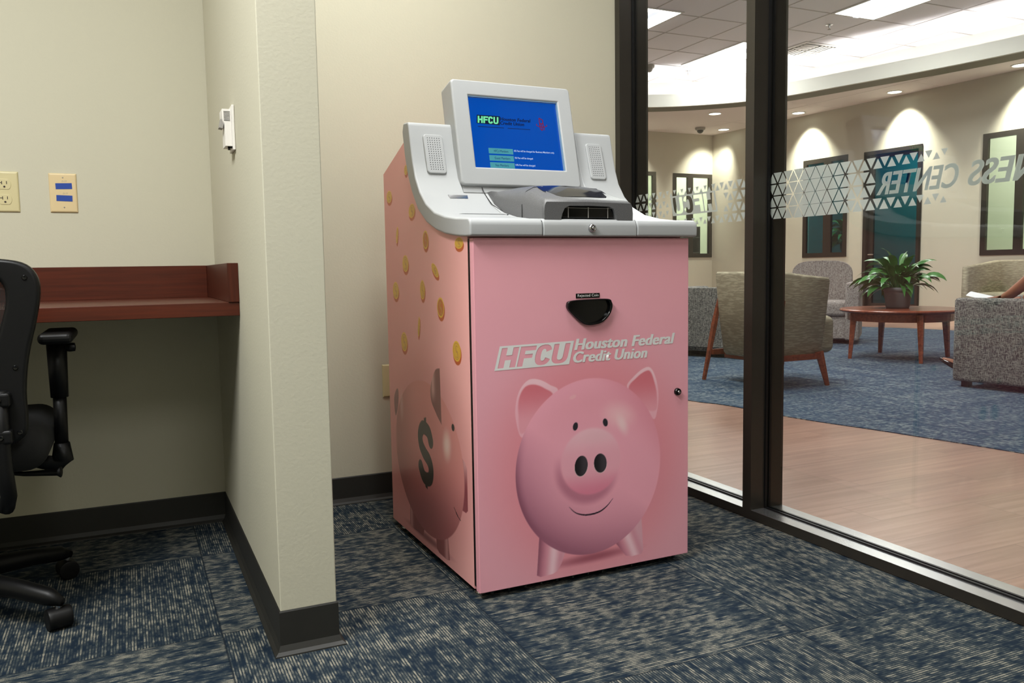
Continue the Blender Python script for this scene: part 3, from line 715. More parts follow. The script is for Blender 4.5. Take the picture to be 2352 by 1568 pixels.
def side_art(V, Z):
    col = np.ones(V.shape+(3,))*C_(252, 184, 180)
    col = mixc(col, C_(210, 128, 124), sm(V, .2, .75)*.4)
    col = mixc(col, C_(196, 118, 118), (1-sm(ell(V, Z, .38, .30, .42, .34), .6, 1.1))*.35)
    sh_ = ell(V, Z, .40, .052, .26, .018, 0); col = mixc(col, C_(110, 62, 66), (1-sm(sh_, .1, 1))*.6)
    for pts, ax in (([(.560, .150), (.566, .052), (.53, .046), (.44, .048), (.425, .08), (.45, .16)], .55), ([(.330, .12), (.320, .045), (.30, .037), (.235, .036), (.215, .042), (.232, .15)], .238)):
        mk = polymask(V, Z, pts); lc = np.ones(V.shape+(3,))*C_(150, 88, 88); lc = mixc(lc, C_(232, 170, 168), np.exp(-((V-ax)/.016)**2)*.7)
        col = col*(1-mk[..., None])+lc*mk[..., None]
    tl = polymask(V, Z, spline([(.672, .475), (.652, .470), (.66, .42), (.690, .385), (.70, .44)])); col = mixc(col, C_(128, 84, 82), tl*.8)
    sn = polymask(V, Z, [(.118, .362), (.085, .350), (.072, .335), (.072, .222), (.085, .213), (.118, .213)]); nc = np.ones(V.shape+(3,))*C_(150, 78, 84); nc = mixc(nc, C_(236, 178, 176), sm(Z, .27, .36)*(1-sm(V, .09, .12))*.9)
    col = col*(1-sn[..., None])+nc*sn[..., None]
    e = ell(V, Z, .392, .300, .300, .232, 0.06); mk = 1-sm(e, .99, 1.01)
    nz = (Z-.30)/.232; nv = (V-.392)/.30
    bc = np.ones(V.shape+(3,))*C_(228, 150, 146); bc = mixc(bc, C_(128, 66, 70), np.clip(sm(-nz, -.1, .9)*.62, 0, 1)); bc = mixc(bc, C_(156, 104, 98), sm(nv, .15, .95)*.55*(1-sm(nv, .93, 1.0)*.5)); bc = mixc(bc, C_(226, 150, 142), sm(nz-nv*.5, .2, 1)*.6)
    a = mk; col = col*(1-a[..., None])+bc*a[..., None]
    hs = ell(V, Z, .219, .372, .045, .062, 0.1); col = mixc(col, C_(252, 220, 210), (1-sm(hs, .1, 1))*.9)
    hs = ell(V, Z, .622, .43, .026, .075, 0.05); col = mixc(col, C_(224, 176, 166), (1-sm(hs, .1, 1))*.6)
    er = spline([(.262, .585), (.300, .575), (.338, .530), (.340, .485), (.300, .450), (.257, .424)], 8, False)+[(.257, .424)]
    mk = polymask(V, Z, er); ec = np.ones(V.shape+(3,))*C_(140, 90, 86); ec = mixc(ec, C_(236, 186, 178), np.exp(-((V-.322)/.016)**2)*sm(Z, .47, .52)*.8)
    col = col*(1-mk[..., None])+ec*mk[..., None]
    col = mixc(col, C_(46, 42, 42), 1-sm(ell(V, Z, .168, .431, .011, .010), .9, 1.1))
    col = mixc(col, C_(46, 30, 34), curve_mask(V, Z, [(.174, .206), (.160, .196), (.145, .187), (.127, .181)], .002))
    for (v, z, rv, rz) in ((0.692, 1.099, 0.029, 0.021), (0.469, 1.039, 0.031, 0.022), (0.353, 0.948, 0.024, 0.029), (0.095, 0.930, 0.031, 0.016), (0.543, 0.882, 0.030, 0.028),
                           (0.280, 0.860, 0.033, 0.015), (0.649, 0.797, 0.032, 0.030), (0.390, 0.803, 0.022, 0.031), (0.242, 0.756, 0.029, 0.031), (0.576, 0.636, 0.032, 0.033), (0.127, 0.643, 0.031, 0.030),
                           (0.619, 0.973, 0.010, 0.029), (0.431, 0.692, 0.009, 0.033), (0.515, 1.165, 0.016, 0.016)):
        ro = {0.280: -0.55, 0.543: -.15, 0.127: -.3, 0.469: .2, 0.242: .15, .619: -.25, .431: -.2, .515: .5}.get(v, 0.0)
        e0 = ell(V, Z, v-.003, z-0.0060, rv, rz, -ro); col = mixc(col, C_(196, 92, 40), 1-sm(e0, .94, 1.04))
        e1 = ell(V, Z, v+.001, z+.0015, rv*.95, rz*.92, -ro)
        face = C_(206, 118, 46) if v in (0.353, 0.242) else C_(226, 176, 58)
        cc = np.ones(V.shape+(3,))*face; cc = mixc(cc, C_(238, 188, 56), sm(e1, .80, .86)); cc = mixc(cc, C_(190, 138, 60), (1-sm(np.abs(e1-.80), .02, .06))*.8)
        cc = mixc(cc, C_(200, 148, 66), curve_mask(V, Z, spline([(v-rv*.28, z+rz*.42), (v+rv*.2, z+rz*.5), (v+rv*.15, z+rz*.05), (v-rv*.15, z-rz*.05), (v-rv*.2, z-rz*.5), (v+rv*.28, z-rz*.42)], 4, False), rv*.10))
        a = 1-sm(e1, .96, 1.03); col = col*(1-a[..., None])+cc*a[..., None]
    # dollar sign
    dol = [(.438, .388), (.400, .400), (.360, .392), (.342, .374), (.346, .340)]
    S_ = spline([(.352, .358), (.372, .384), (.418, .390), (.444, .366), (.440, .336), (.412, .314), (.374, .298), (.356, .276), (.362, .248), (.390, .236), (.424, .240), (.448, .264)], 8, False)
    d = np.full(V.shape, 1e9)
    for (x1, y1), (x2, y2) in zip(S_, S_[1:]):
        L2 = max(1e-12, (x2-x1)**2+(y2-y1)**2); t = np.clip(((V-x1)*(x2-x1)+(Z-y1)*(y2-y1))/L2, 0, 1); d = np.minimum(d, np.hypot(V-x1-t*(x2-x1), Z-y1-t*(y2-y1)))
    a = np.clip((.021-d)/.002+.5, 0, 1); a = np.maximum(a, polymask(V, Z, [(.388, .425), (.408, .420), (.408, .38), (.388, .38)])); a = np.maximum(a, polymask(V, Z, [(.390, .205), (.410, .21), (.410, .25), (.390, .25)]))
    col = mixc(col, C_(74, 66, 60), a)
    return col

def art_sheet(name, n, m, place, fn, mt, parent):
    """n x m grid; place(i/n, j/m arrays)-> (A,B art coords, xyz)"""
    I, J = np.meshgrid(np.linspace(0, 1, n+1), np.linspace(0, 1, m+1), indexing='ij')
    A, Bc, XYZ = place(I, J); col = fn(A, Bc)/255.0
    lin = np.where(col <= 0.04045, col/12.92, ((col+0.055)/1.055)**2.4)
    me = bpy.data.meshes.new(name); nv = (n+1)*(m+1); nf = n*m
    me.vertices.add(nv); me.vertices.foreach_set('co', XYZ.reshape(-1).astype(np.float32))
    idx = np.arange(nv).reshape(n+1, m+1)
    q = np.stack([idx[:-1, :-1], idx[1:, :-1], idx[1:, 1:], idx[:-1, 1:]], -1).reshape(-1)
    me.loops.add(nf*4); me.loops.foreach_set('vertex_index', q.astype(np.int32)); me.polygons.add(nf)
    me.polygons.foreach_set('loop_start', np.arange(0, nf*4, 4, dtype=np.int32)); me.update(); me.validate()
    at = me.color_attributes.new('print', 'FLOAT_COLOR', 'POINT')
    at.data.foreach_set('color', np.concatenate([lin.reshape(-1, 3), np.ones((nv, 1))], 1).reshape(-1).astype(np.float32))
    me.materials.append(mt); o = bpy.data.objects.new(name, me); COL.objects.link(o); o.parent = parent; return o

def pf(I, J):
    X = 0.0015+I*(MW-0.003); Z = 0.0215+J*(0.9185); Y = np.full(X.shape, -0.0005); return X, Z, np.stack([X, Y, Z], -1)
fp = art_sheet('printed_wrap', 420, 570, pf, front_art, M['print'], door); fp['label'] = 'printed smiling pink piggy bank facing forward'
pmx = [p[0] for p in PM]; pmz = [p[1] for p in PM]
def ps(I, J):
    V = 0.0365+I*(MD-0.038); zt = np.where(V < .485, np.interp(V, pmx, pmz), 1.2615-(V-.5)*(0.0825/.25)); zt = np.where((V >= .45) & (V < .5), np.interp(V, [.45, .485, .5], [np.interp(.45, pmx, pmz), 1.255, 1.2615]), zt)
    Z = 0.0215+J*(zt-0.0225); X = np.full(V.shape, 0.0003); return V, Z, np.stack([X, V, Z], -1)
sp_ = art_sheet('printed_side_wrap', 420, 760, ps, side_art, M['print_side'], kiosk); sp_['label'] = 'printed falling gold coins and a piggy bank with a dollar sign'

# logo on the door
YF = -0.0010
b = B()
def LP(a, h, d=0.0): # parallelogram mapping, a,h in 0..1
    u0, z0, u1, z1 = .052, .6015, .272, .605
    du = .0165
    return Vector((u0+(u1-u0)*a+du*h, YF-d, z0+(z1-z0)*a+(0.0625)*h))
logo_panel(b, lambda a, h: LP(a, h)); kp('logo_panel', b, M['white_print'], door)
b = B()
def glyph(bm, rects, x0, x1, Pf, y0=.075, y1=.925):
    for (a0, h0), (a1, h1) in rects:
        quad(bm, ((x0+(x1-x0)*a0, y0+(y1-y0)*h0), (x0+(x1-x0)*a1, y0+(y1-y0)*h0), (x0+(x1-x0)*a1, y0+(y1-y0)*h1), (x0+(x1-x0)*a0, y0+(y1-y0)*h1)), Pf)
def arc_band(bm, pts_o, pts_i, Pf):
    for i in range(len(pts_o)-1): quad(bm, (pts_o[i], pts_o[i+1], pts_i[i+1], pts_i[i]), Pf)
GL = {'H': [((.0, 0), (.33, 1)), ((.67, 0), (1, 1)), ((.33, .38), (.67, .62))],
      'F': [((.0, 0), (.34, 1)), ((.34, .78), (1, 1)), ((.34, .40), (.85, .60))]}
def hfcu(bm, Pf):
    glyph(bm, GL['H'], .035, .262, Pf); glyph(bm, GL['F'], .285, .500, Pf)
    def sup(cx, cy, rx, ry, a0, a1, n=22, p=2.6):
        o = []
        for i in range(n+1):
            a = radians(a0+(a1-a0)*i/n); c, s = cos(a), sin(a)
            o.append((cx+rx*(abs(c)**(2/p))*(1 if c > 0 else -1), cy+ry*(abs(s)**(2/p))*(1 if s > 0 else -1)))
        return o
    arc_band(bm, sup(.607, .5, .110, .445, 22, 338), sup(.607, .5, .034, .255, 22, 338), Pf)
    arc_band(bm, [(.730, .925)]+sup(.842, .40, .112, .345, 180, 360, 16)+[(.954, .925)], [(.800, .925)]+sup(.842, .40, .040, .17, 180, 360, 16)+[(.884, .925)], Pf)
b.free()
def logo_text(s, u0, u1, zb_, zt_, tilt, shear, **kw):
    return fit_text(s, u0, 0, u1, zt_-zb_, lambda x, y: Vector((x, YF, zb_+y+(x-u0)*tilt)), **kw, shear=shear)
b = B(); join(b, logo_text('Houston Federal', .288, .611, .6415, .672, 0.004, .26, bold=.05, space=1.0))
join(b, logo_text('Credit Union', .281, .521, .6075, .6375, 0.0, .26, bold=.05, space=1.0)); kp('logo_name', b, M['white_print'], door)
# rejected coin cup and label
b = B(); rbox(b, .2945, -0.0022, .7805, .3690, -0.0002, .7935, .0012, 2); lb = kp('return_label', b, M['gloss_black'], door)
kp('lettering', fit_text('Rejected Coin', .2995, .7822, .3645, .7915, lambda x, z: Vector((x, -0.0026, z)), 0.0), M['scr_white'] if False else M['white_print'], lb)
outl = spline([(.275, .775), (.332, .7775), (.390, .777), (.402, .768), (.4035, .752), (.393, .731), (.372, .714), (.345, .708), (.318, .710), (.292, .727), (.268, .750), (.264, .765)], 5)
cx0, cz0 = .333, .748
inn = [(cx0+(p[0]-cx0)*.90, cz0+(p[1]-cz0)*.86) for p in outl]
b = B(); ring_face(b, outl, inn, -0.012, 0.0, lambda a, c, d: Vector((a, d, c))); cup = kp('coin_return_cup', b, M['gloss_black'], door, bevel=0.003, seg=3)
b = B(); extrude_poly(b, inn, -0.0022, -0.0008, 'y'); kp('cup_recess', b, M['gloss_black'], cup)
# locks
def lock(u, z, y, r, name, m1, parent):
    b = B(); lathe(b, [(r*1.05, 0), (r, -0.004), (r*.9, -0.008), (r*.6, -0.009), (r*.55, -0.006), (0.0001, -0.006)], 28, (u, y, z), 'y'); o = kp(name, b, m1, parent, smooth=True)
    b = B(); lathe(b, [(r*.40, -0.006), (r*.38, -0.0105), (r*.2, -0.011), (0.0001, -0.0105)], 16, (u, y, z), 'y'); kp('key_core', b, M['chrome'], o, smooth=True)
lock(.627, .503, 0, .0105, 'door_lock', M['gloss_black'], door)

# grey housing built from cells
def cell_solid(bm, us, include):
    """us: u breakpoints; include(ui, si) tells whether the cell exists"""
    n = len(PA)-1
    va = {}; vb = {}
    def A_(i, s): 
        if (i, s) not in va: va[i, s] = bm.verts.new((us[i], PA[s][0], PA[s][1]))
        return va[i, s]
    def B_(i, s):
        if (i, s) not in vb: vb[i, s] = bm.verts.new((us[i], PB[s][0], PB[s][1]))
        return vb[i, s]
    for i in range(len(us)-1):
        for s in range(n):
            if not include(i, s): continue
            bm.faces.new((A_(i, s), A_(i+1, s), A_(i+1, s+1), A_(i, s+1))); bm.faces.new((B_(i, s), B_(i, s+1), B_(i+1, s+1), B_(i+1, s)))
            if i == 0 or not include(i-1, s): bm.faces.new((A_(i, s), A_(i, s+1), B_(i, s+1), B_(i, s)))
            if i == len(us)-2 or not include(i+1, s): bm.faces.new((A_(i+1, s), B_(i+1, s), B_(i+1, s+1), A_(i+1, s+1)))
            if s == 0 or not include(i, s-1): bm.faces.new((A_(i, s), B_(i, s), B_(i+1, s), A_(i+1, s)))
            if s == n-1 or not include(i, s+1): bm.faces.new((A_(i, s+1), A_(i+1, s+1), B_(i+1, s+1), B_(i, s+1)))
    return bm
UL, UR = -0.016, MW+0.016
KC = 9
N1, N2 = .124, .545
b = cell_solid(B(), [UL, N1, .1885], lambda i, s: i == 0 or s < KC); hl = kp('left_housing', b, M['silver'], bevel=0.009, seg=4, ang=28)
b = cell_solid(B(), [.4785, N2, UR], lambda i, s: i == 1 or s < KC); hr = kp('right_housing', b, M['silver'], bevel=0.009, seg=4, ang=28)
b = cell_solid(B(), [.1895, .4775], lambda i, s: s < KC); hc = kp('centre_housing', b, M['silver'], bevel=0.004, seg=3, ang=28)
b = B(); box(b, .185, -0.012, .949, .482, .30, .985, None); kp('seam_backing', b, M['black'])
b = B(); extrude_poly(b, [(.37, 1.04), (.50, 1.18), (.48, 1.28), (.46, 1.28), (.36, 1.09)], N1+.001, N2-.001, 'x'); kp('neck', b, M['silver'])
lock(.334, .9665, -0.0205, .0105, 'lid_lock', M['chrome'], hc)
# speaker grilles
def PS(u, s):
    """point + frame on the upright of the housing between PA[10] and PA[13]; s = height"""
    for (v0, z0), (v1, z1) in zip(PA, PA[1:]):
        if z0 <= s <= z1 and z0 > 1.0: t = (s-z0)/(z1-z0); return Vector((u, v0+(v1-v0)*t, s))
for hh, u0, u1 in ((hl, .0245, .0855), (hr, .5785, .6365)):
    p0 = PS(0, 1.143); p1 = PS(0, 1.261); up = (p1-p0).normalized(); nrm = Vector((0, -up.z, up.y))
    Lh = (p1-p0).length
    f = lambda a, c, d: Vector((a, p0.y, p0.z))+up*c+nrm*d
    b = B(); out = rrect(u0, 0, u1, Lh, .010, 5); 
    vs = [b.verts.new(f(p[0], p[1], 0.0055)) for p in out]; vb2 = [b.verts.new(f(p[0], p[1], -0.012)) for p in out]
    b.faces.new(vs); b.faces.new(list(reversed(vb2)))
    for i in range(len(out)): j = (i+1) % len(out); b.faces.new((vs[i], vs[j], vb2[j], vb2[i]))
    g = kp('speaker_grille', b, M['silver'], hh, bevel=0.003, seg=3, ang=50)
    b = B()
    for r_ in range(15):
        for c_ in range(6):
            cu, cv = u0+(u1-u0)*(.20+.12*c_), Lh*(.10+.80*r_/14)
            ring = [b.verts.new(f(cu+.0014*cos(k*pi/4), cv+.0014*sin(k*pi/4), 0.0057)) for k in range(8)]; b.faces.new(ring)
    kp('speaker_holes', b, M['black'], g)
# small label and tray line on the left housing
def onA(u, v):
    for (v0, z0), (v1, z1) in zip(PA, PA[1:]):
        if v0 <= v <= v1 and z0 > .99: t = (v-v0)/(v1-v0); return Vector((u, v, z0+(z1-z0)*t+0.0006))
b = B(); quad(b, ((.066, .3385), (.128, .3385), (.124, .324), (.068, .324)), onA); kp('serial_label', b, M['chrome'], hl)['label'] = 'small silver sticker'
b = B()
for i in range(10):
    u0 = .045+i*.015; quad(b, ((u0, .196), (u0+.0152, .1965), (u0+.0152, .2035), (u0, .203 if i else .198)), onA)
kp('receipt_slot', b, M['black'], hl)
b = B(); quad(b, ((.60, .262), (.645, .262), (.632, .305), (.60, .305)), onA); kp('slot_cover', b, M['black'], hr)
# white curved trim around the coin hood
cpts = spline([(.186, .365), (.190, .300), (.200, .235), (.214, .190)], 6, False)
for side in (1, -1):
    b = B()
    for (a, c) in zip(cpts, cpts[1:]):
        ua, uc = (a[0], c[0]) if side == 1 else (.667-a[0], .667-c[0]); w_ = .0012
        quad(b, ((ua-w_, a[1]), (ua+w_, a[1]), (uc+w_, c[1]), (uc-w_, c[1])), onA)
    kp('hood_seam', b, M['black'], hc)
# coin hood
U0, U1 = .198, .469
sec = [(-.012, 1.034, .006), (.004, 1.045, .012), (.03, 1.054, .03), (.06, 1.066, .045), (.09, 1.079, .055), (.12, 1.0875, .062), (.16, 1.093, .068), (.22, 1.096, .07), (.30, 1.0965, .07), (.352, 1.096, .07)]
def zc(v):
    for (v0, z0), (v1, z1) in zip(PA, PA[1:]):
        if v0 <= v <= v1 and z0 > .98: return z0+(z1-z0)*(v-v0)/(v1-v0)
    return .99
b = B(); rows = []
for (v, zt_, s_) in sec:
    zb_ = zc(v)-.006; hgt = max(.004, zt_-zb_); lo = zb_+hgt*.50
    pts = [(U0, zb_), (U0-.001, lo), (U0+s_*.18, zb_+hgt*.83), (U0+s_*.55, zt_-.004), (U0+s_, zt_), ((U0+U1)/2, zt_+.0015)]
    pts = pts+[(U0+U1-p[0], p[1]) for p in reversed(pts[:-1])]
    rows.append([b.verts.new((p[0], v, p[1])) for p in pts])
for r1, r2 in zip(rows, rows[1:]):
    n = len(r1)
    for k_ in range(n-1): b.faces.new((r1[k_], r1[k_+1], r2[k_+1], r2[k_]))
b.faces.new(rows[-1])
# front face with arch opening
arch = [(.246, .988), (.250, 1.004), (.258, 1.019), (.272, 1.025), (.333, 1.026), (.394, 1.025), (.408, 1.019), (.416, 1.004), (.420, .988)]
f0 = rows[0]; n = len(f0)
ar = [b.verts.new((p[0], -.012, p[1])) for p in arch]; ar2 = [b.verts.new((p[0], .035, p[1])) for p in arch]
pairs = [0, 1, 2, 3, 5, 7, 8, 9, 10]
for a_, c_ in zip(range(8), range(1, 9)):
    i0, i1 = pairs[a_], pairs[c_]
    loop = [ar[a_]]+[f0[k_] for k_ in range(i0, i1+1)]+[ar[c_]]
    b.faces.new(loop)
for a_, c_ in zip(range(8), range(1, 9)): b.faces.new((ar[a_], ar[c_], ar2[c_], ar2[a_]))
b.faces.new(ar2)
hood = kp('coin_hood', b, M['hood'], smooth=True)
for p in hood.data.polygons: p.use_smooth = abs(p.normal.y) < .85 or p.center.y > .01
b = B(); box(b, .252, -.004, .9935, .414, .030, 1.0235); kp('coin_slot', b, M['gloss_black'], hood, bevel=.004)
b = B()
for u in (.272, .333, .394): box(b, u-.0008, -.0055, .994, u+.0008, -.0035, 1.0205); lathe(b, [(.0016, -.0065), (.0016, -.0035)], 8, (u, 0, 1.0205), 'y')
box(b, .262, -.0052, 1.0195, .404, -.0038, 1.0205); kp('slot_bars', b, M['grey_pl'], hood)
b = B(); wr = []
for (v, ua, ub) in ((.016, .252, .415), (.05, .238, .429), (.09, .236, .431), (.128, .246, .421)):
    zt_ = np.interp(v, [s[0] for s in sec], [s[1] for s in sec]); 
    wr.append([b.verts.new((ua+(ub-ua)*k_/8, v, zt_+.0030-0.010*(abs(k_/8-.5)*2)**3*0.4)) for k_ in range(9)])
for r1, r2 in zip(wr, wr[1:]):
    for k_ in range(8): b.faces.new((r1[k_], r1[k_+1], r2[k_+1], r2[k_]))
kp('viewing_window', b, M['dark_clear'], hood, smooth=True)
b = B()
for v in (.135,):
    pass
tube(b, [(U0-.0015, .118, zc(.118)), (U0-.0012, .118, 1.035), (U0+.012, .118, 1.072), (U0+.036, .118, 1.0845), (.333, .118, 1.0895), (U1-.036, .118, 1.0845), (U1-.012, .118, 1.072), (U1+.0012, .118, 1.035)], .0009, 6)
kp('hood_joint', b, M['black'], hood)

# monitor
TIL = .2318
mon = bpy.data.objects.new('touchscreen', None); COL.objects.link(mon); mon.parent = kiosk
mon.location = (.119, .358, 1.111); mon.rotation_euler = (-TIL, 0, 0)   # local x right, z up the face, -y toward viewer
mon['label'] = 'touchscreen monitor in a pale grey bezel'
mw, mh = .407, .331
b = B(); o_ = rrect(0, 0, mw, mh, .012, 5); i_ = [(max(.0535, min(.3555, p[0])), max(.0575, min(.2815, p[1]))) for p in o_]
i_ = rrect(.0535, .0575, .3575, .2815, .0015, 5)
ring_face(b, o_, i_, 0.0, .085, lambda a, c, d: Vector((a, d, c))); kp('bezel', b, M['silver'], mon, bevel=.007, seg=4, ang=50)
b = B(); box(b, .01, .07, .01, mw-.01, .09, mh-.01); kp('back_cover', b, M['silver'], mon, bevel=.006)
b = B(); box(b, .05, .0115, .054, .361, .014, .285); kp('display', b, M['screen'], mon)
b = B(); box(b, .053, .0035, .2795, .358, .0115, .2820); box(b, .3555, .0035, .057, .358, .0115, .28); kp('inner_edge', b, M['chrome'] if False else mat('bluish_bezel_edge', (120, 150, 175), .4), mon)
ys_ = .0110
def SP(x, z): return Vector((x, ys_, z))
def rect(bm, x0, z0, x1, z1, y=ys_):
    vs = [bm.verts.new((a, y, c)) for a, c in ((x0, z0), (x1, z0), (x1, z1), (x0, z1))]; bm.faces.new(vs)
b = B(); quad(b, ((.075, .199), (.152, .197), (.156, .226), (.079, .226)), SP); kp('screen_logo_ground', b, M['scr_black'], mon)
b = B(); 
def hf(a, h): return Vector((.076+.075*a+.003*h, ys_-.0003, .1985+.026*h))
hfcu(b, hf); kp('screen_logo', b, M['scr_green'], mon)
b = B(); join(b, fit_text('Houston Federal', .155, .212, .258, .223, lambda x, z: Vector((x, ys_-.0002, z)), .03, .2)); join(b, fit_text('Credit Union', .153, .199, .235, .210, lambda x, z: Vector((x, ys_-.0002, z)), .03, .2)); kp('screen_name', b, M['scr_black'], mon)
b = B()
for k_ in range(2): rect(b, .078+.10*k_, .1885-.0008, .165+.09*k_, .1902)
kp('screen_tagline', b, M['scr_dark'], mon)
b = B()
def seg_(x0, z0, x1, z1, w=.0016):
    d = Vector((x1-x0, z1-z0)).normalized()*w; vs = [b.verts.new((x, ys_-.0002, z)) for x, z in ((x0-d.y, z0+d.x), (x0+d.y, z0-d.x), (x1+d.y, z1-d.x), (x1-d.y, z1+d.x))]; b.faces.new(vs)
for s__ in ((.291, .194, .291, .229), (.291, .229, .303, .223), (.303, .223, .303, .212), (.303, .212, .291, .210), (.303, .212, .305, .190), (.297, .210, .298, .190), (.291, .194, .298, .188)): seg_(*s__)
for i in range(14):
    a0, a1 = pi*.85+i*pi*1.3/14, pi*.85+(i+1)*pi*1.3/14
    seg_(.2975+.0185*cos(a0), .206+.006*sin(a0), .2975+.0185*cos(a1), .206+.006*sin(a1), .0012)
kp('screen_emblem', b, M['scr_red'], mon)
for (z0, s1, s2, e) in ((.105, 'HFCU Members', '6% Fee will be charged for Business Members only', .330), (.0825, 'Guest Members', '5% Fee will be charged', .252), (.0600, 'Non Members', '10% Fee will be charged', .257)):
    b = B(); rect(b, .1045, z0, .1865, z0+.0175, ys_-.0001); bt = kp('screen_button', b, M['scr_teal'], mon)
    n_ = len(s1); kp('button_text', fit_text(s1, .122, z0+.0050, .122+.0040*n_, z0+.0125, lambda x, z: Vector((x, ys_-.0004, z)), 0.0), M['scr_dark'], bt)
    kp('screen_text', fit_text(s2, .190, z0+.0075, e, z0+.0150, lambda x, z: Vector((x, ys_-.0003, z)), .006), M['scr_white'], mon)

# ------------------------------------------------------------------ office chair
oc_ = (-0.456, 2.45, 0)
chair = empty('office_chair', oc_, label='black mesh-back swivel chair tucked under the cherry desk', cat='chair')
def cc(name, bm, m, parent=None, **kw): return obj(name, bm, m, parent or chair, **kw)
def bf(pts, y0, y1):
    return pts
outer = [(0, .462), (.10, .462), (.175, .468), (.222, .492), (.232, .53), (.232, .60), (.242, .68), (.262, .76), (.274, .825), (.268, .868), (.24, .895), (.18, .905), (.09, .910), (0, .911)]
inner = [(0, .60), (.06, .60), (.11, .605), (.14, .62), (.155, .65), (.17, .69), (.185, .735), (.198, .78), (.204, .815), (.20, .843), (.18, .862), (.13, .870), (.06, .873), (0, .874)]
full_o = spline(outer+[(-p[0], p[1]) for p in reversed(outer[1:-1])], 4); full_i = spline(inner+[(-p[0], p[1]) for p in reversed(inner[1:-1])], 4)
def curve_back(a, c, d): return Vector((a, -.235+d+.25*(a*a)*-0.6-.06*((c-.65)/.25)**2*-.0, c))
b = B(); ring_face(b, full_o, full_i, -.018, .018, curve_back); fr = cc('backrest_frame', b, M['black'], bevel=.010, seg=3, ang=40)
mm = bpy.data.materials.new('open_mesh_fabric'); mm.use_nodes = True; nt = mm.node_tree; pr = nt.nodes['Principled BSDF']; pr.inputs['Base Color'].default_value = (.006, .006, .006, 1)
tcn = node(nt, 'TexCoord'); sx_ = node(nt, 'SeparateXYZ'); nt.links.new(tcn.outputs['Object'], sx_.inputs[0])
wv = math_(nt, 'MAXIMUM', math_(nt, 'GREATER_THAN', math_(nt, 'FRACT', math_(nt, 'MULTIPLY', sx_.outputs[0], 330.0)), .42), math_(nt, 'GREATER_THAN', math_(nt, 'FRACT', math_(nt, 'MULTIPLY', sx_.outputs[2], 330.0)), .55))
trn = node(nt, 'BsdfTransparent'); mxs = node(nt, 'MixShader'); nt.links.new(wv, mxs.inputs[0]); nt.links.new(trn.outputs[0], mxs.inputs[1]); nt.links.new(pr.outputs[0], mxs.inputs[2]); nt.links.new(mxs.outputs[0], nt.nodes['Material Output'].inputs[0])
b = B(); vs = [b.verts.new(curve_back(p[0]*1.03, .735+(p[1]-.735)*1.03, .004)) for p in full_i]; b.faces.new(vs); cc('mesh_panel', b, mm, fr)
for (a, c) in ((.245, .86), (.215, .655), (.215, .505)):
    b = B(); lathe(b, [(.006, -.004), (.0045, -.006), (.0001, -.0055)], 12, tuple(curve_back(a, c, -.015)), 'y'); cc('screw', b, M['gloss_black'], fr)
b = B(); tube(b, [(.180, -.275, .605), (.180, -.275, .50), (.182, -.275, .42), (.186, -.270, .36), (.178, -.245, .33), (.13, -.17, .33), (.06, -.08, .35), (0, 0, .37)], .017, 12); cc('support_bar', b, M['black'], smooth=True)
for z in (.585, .50):
    b = B(); rbox(b, .158, -.292, z-.016, .203, -.245, z+.016, .006); cl = cc('clamp', b, M['black'])
    b = B(); lathe(b, [(.007, -.003), (.005, -.006), (.0001, -.004)], 12, (.180, -.291, z), 'y'); cc('screw', b, M['gloss_black'], cl)
b = B(); rbox(b, -.265, -.215, .395, .265, .26, .505, .053, 8); cc('seat', b, mat('black_seat_fabric', (20, 20, 21), .9, noise=.2, nscale=200), smooth=True)
b = B(); rbox(b, -.13, -.12, .36, .13, .12, .418, .015); cc('mechanism', b, M['black'])
b = B(); tube(b, [(.10, .0, .372), (.20, -.09, .372), (.275, -.12, .374), (.282, -.122, .374)], [.006, .006, .009, .014], 10); cc('lever', b, M['black'], smooth=True)
b = B(); tube(b, [(0, 0, .10), (0, 0, .25)], .025, 16); tube(b, [(0, 0, .25), (0, 0, .37)], .015, 16); cc('gas_column', b, M['black'])
b = B(); tube(b, [(0, 0, .06), (0, 0, .12)], .04, 20); cc('base_hub', b, M['black'])
a_first = atan2(2.262-2.45, -.193+.456)
for k_ in range(5):
    a = a_first+k_*2*pi/5; d = Vector((cos(a), sin(a), 0)); n_ = Vector((-sin(a), cos(a), 0)); R_ = .323
    b = B(); pts = [d*.02+Vector((0, 0, .10)), d*.12+Vector((0, 0, .102)), d*.22+Vector((0, 0, .092)), d*.30+Vector((0, 0, .078)), d*.335+Vector((0, 0, .066))]
    tube(b, pts, [.030, .027, .024, .022, .010], 10); cc('base_leg', b, M['black'], smooth=True)
    c = d*R_; hd = a+radians(55 if k_ == 0 else 30+k_*40); w = Vector((cos(hd), sin(hd), 0)); mxc = Matrix.Translation(c+Vector((0, 0, .0275))) @ Matrix.Rotation(hd, 4, 'Z')
    b = B(); lathe(b, [(.012, -.028), (.026, -.027), (.0270, -.018), (.0270, .018), (.026, .027), (.012, .028)], 24, (0, 0, 0), 'x', mxc); ca = cc('caster', b, M['black'], bevel=.002)
    b = B(); tube(b, [(c.x, c.y, .05), (c.x, c.y, .072)], .008, 10); cc('stem', b, M['chrome'], ca)
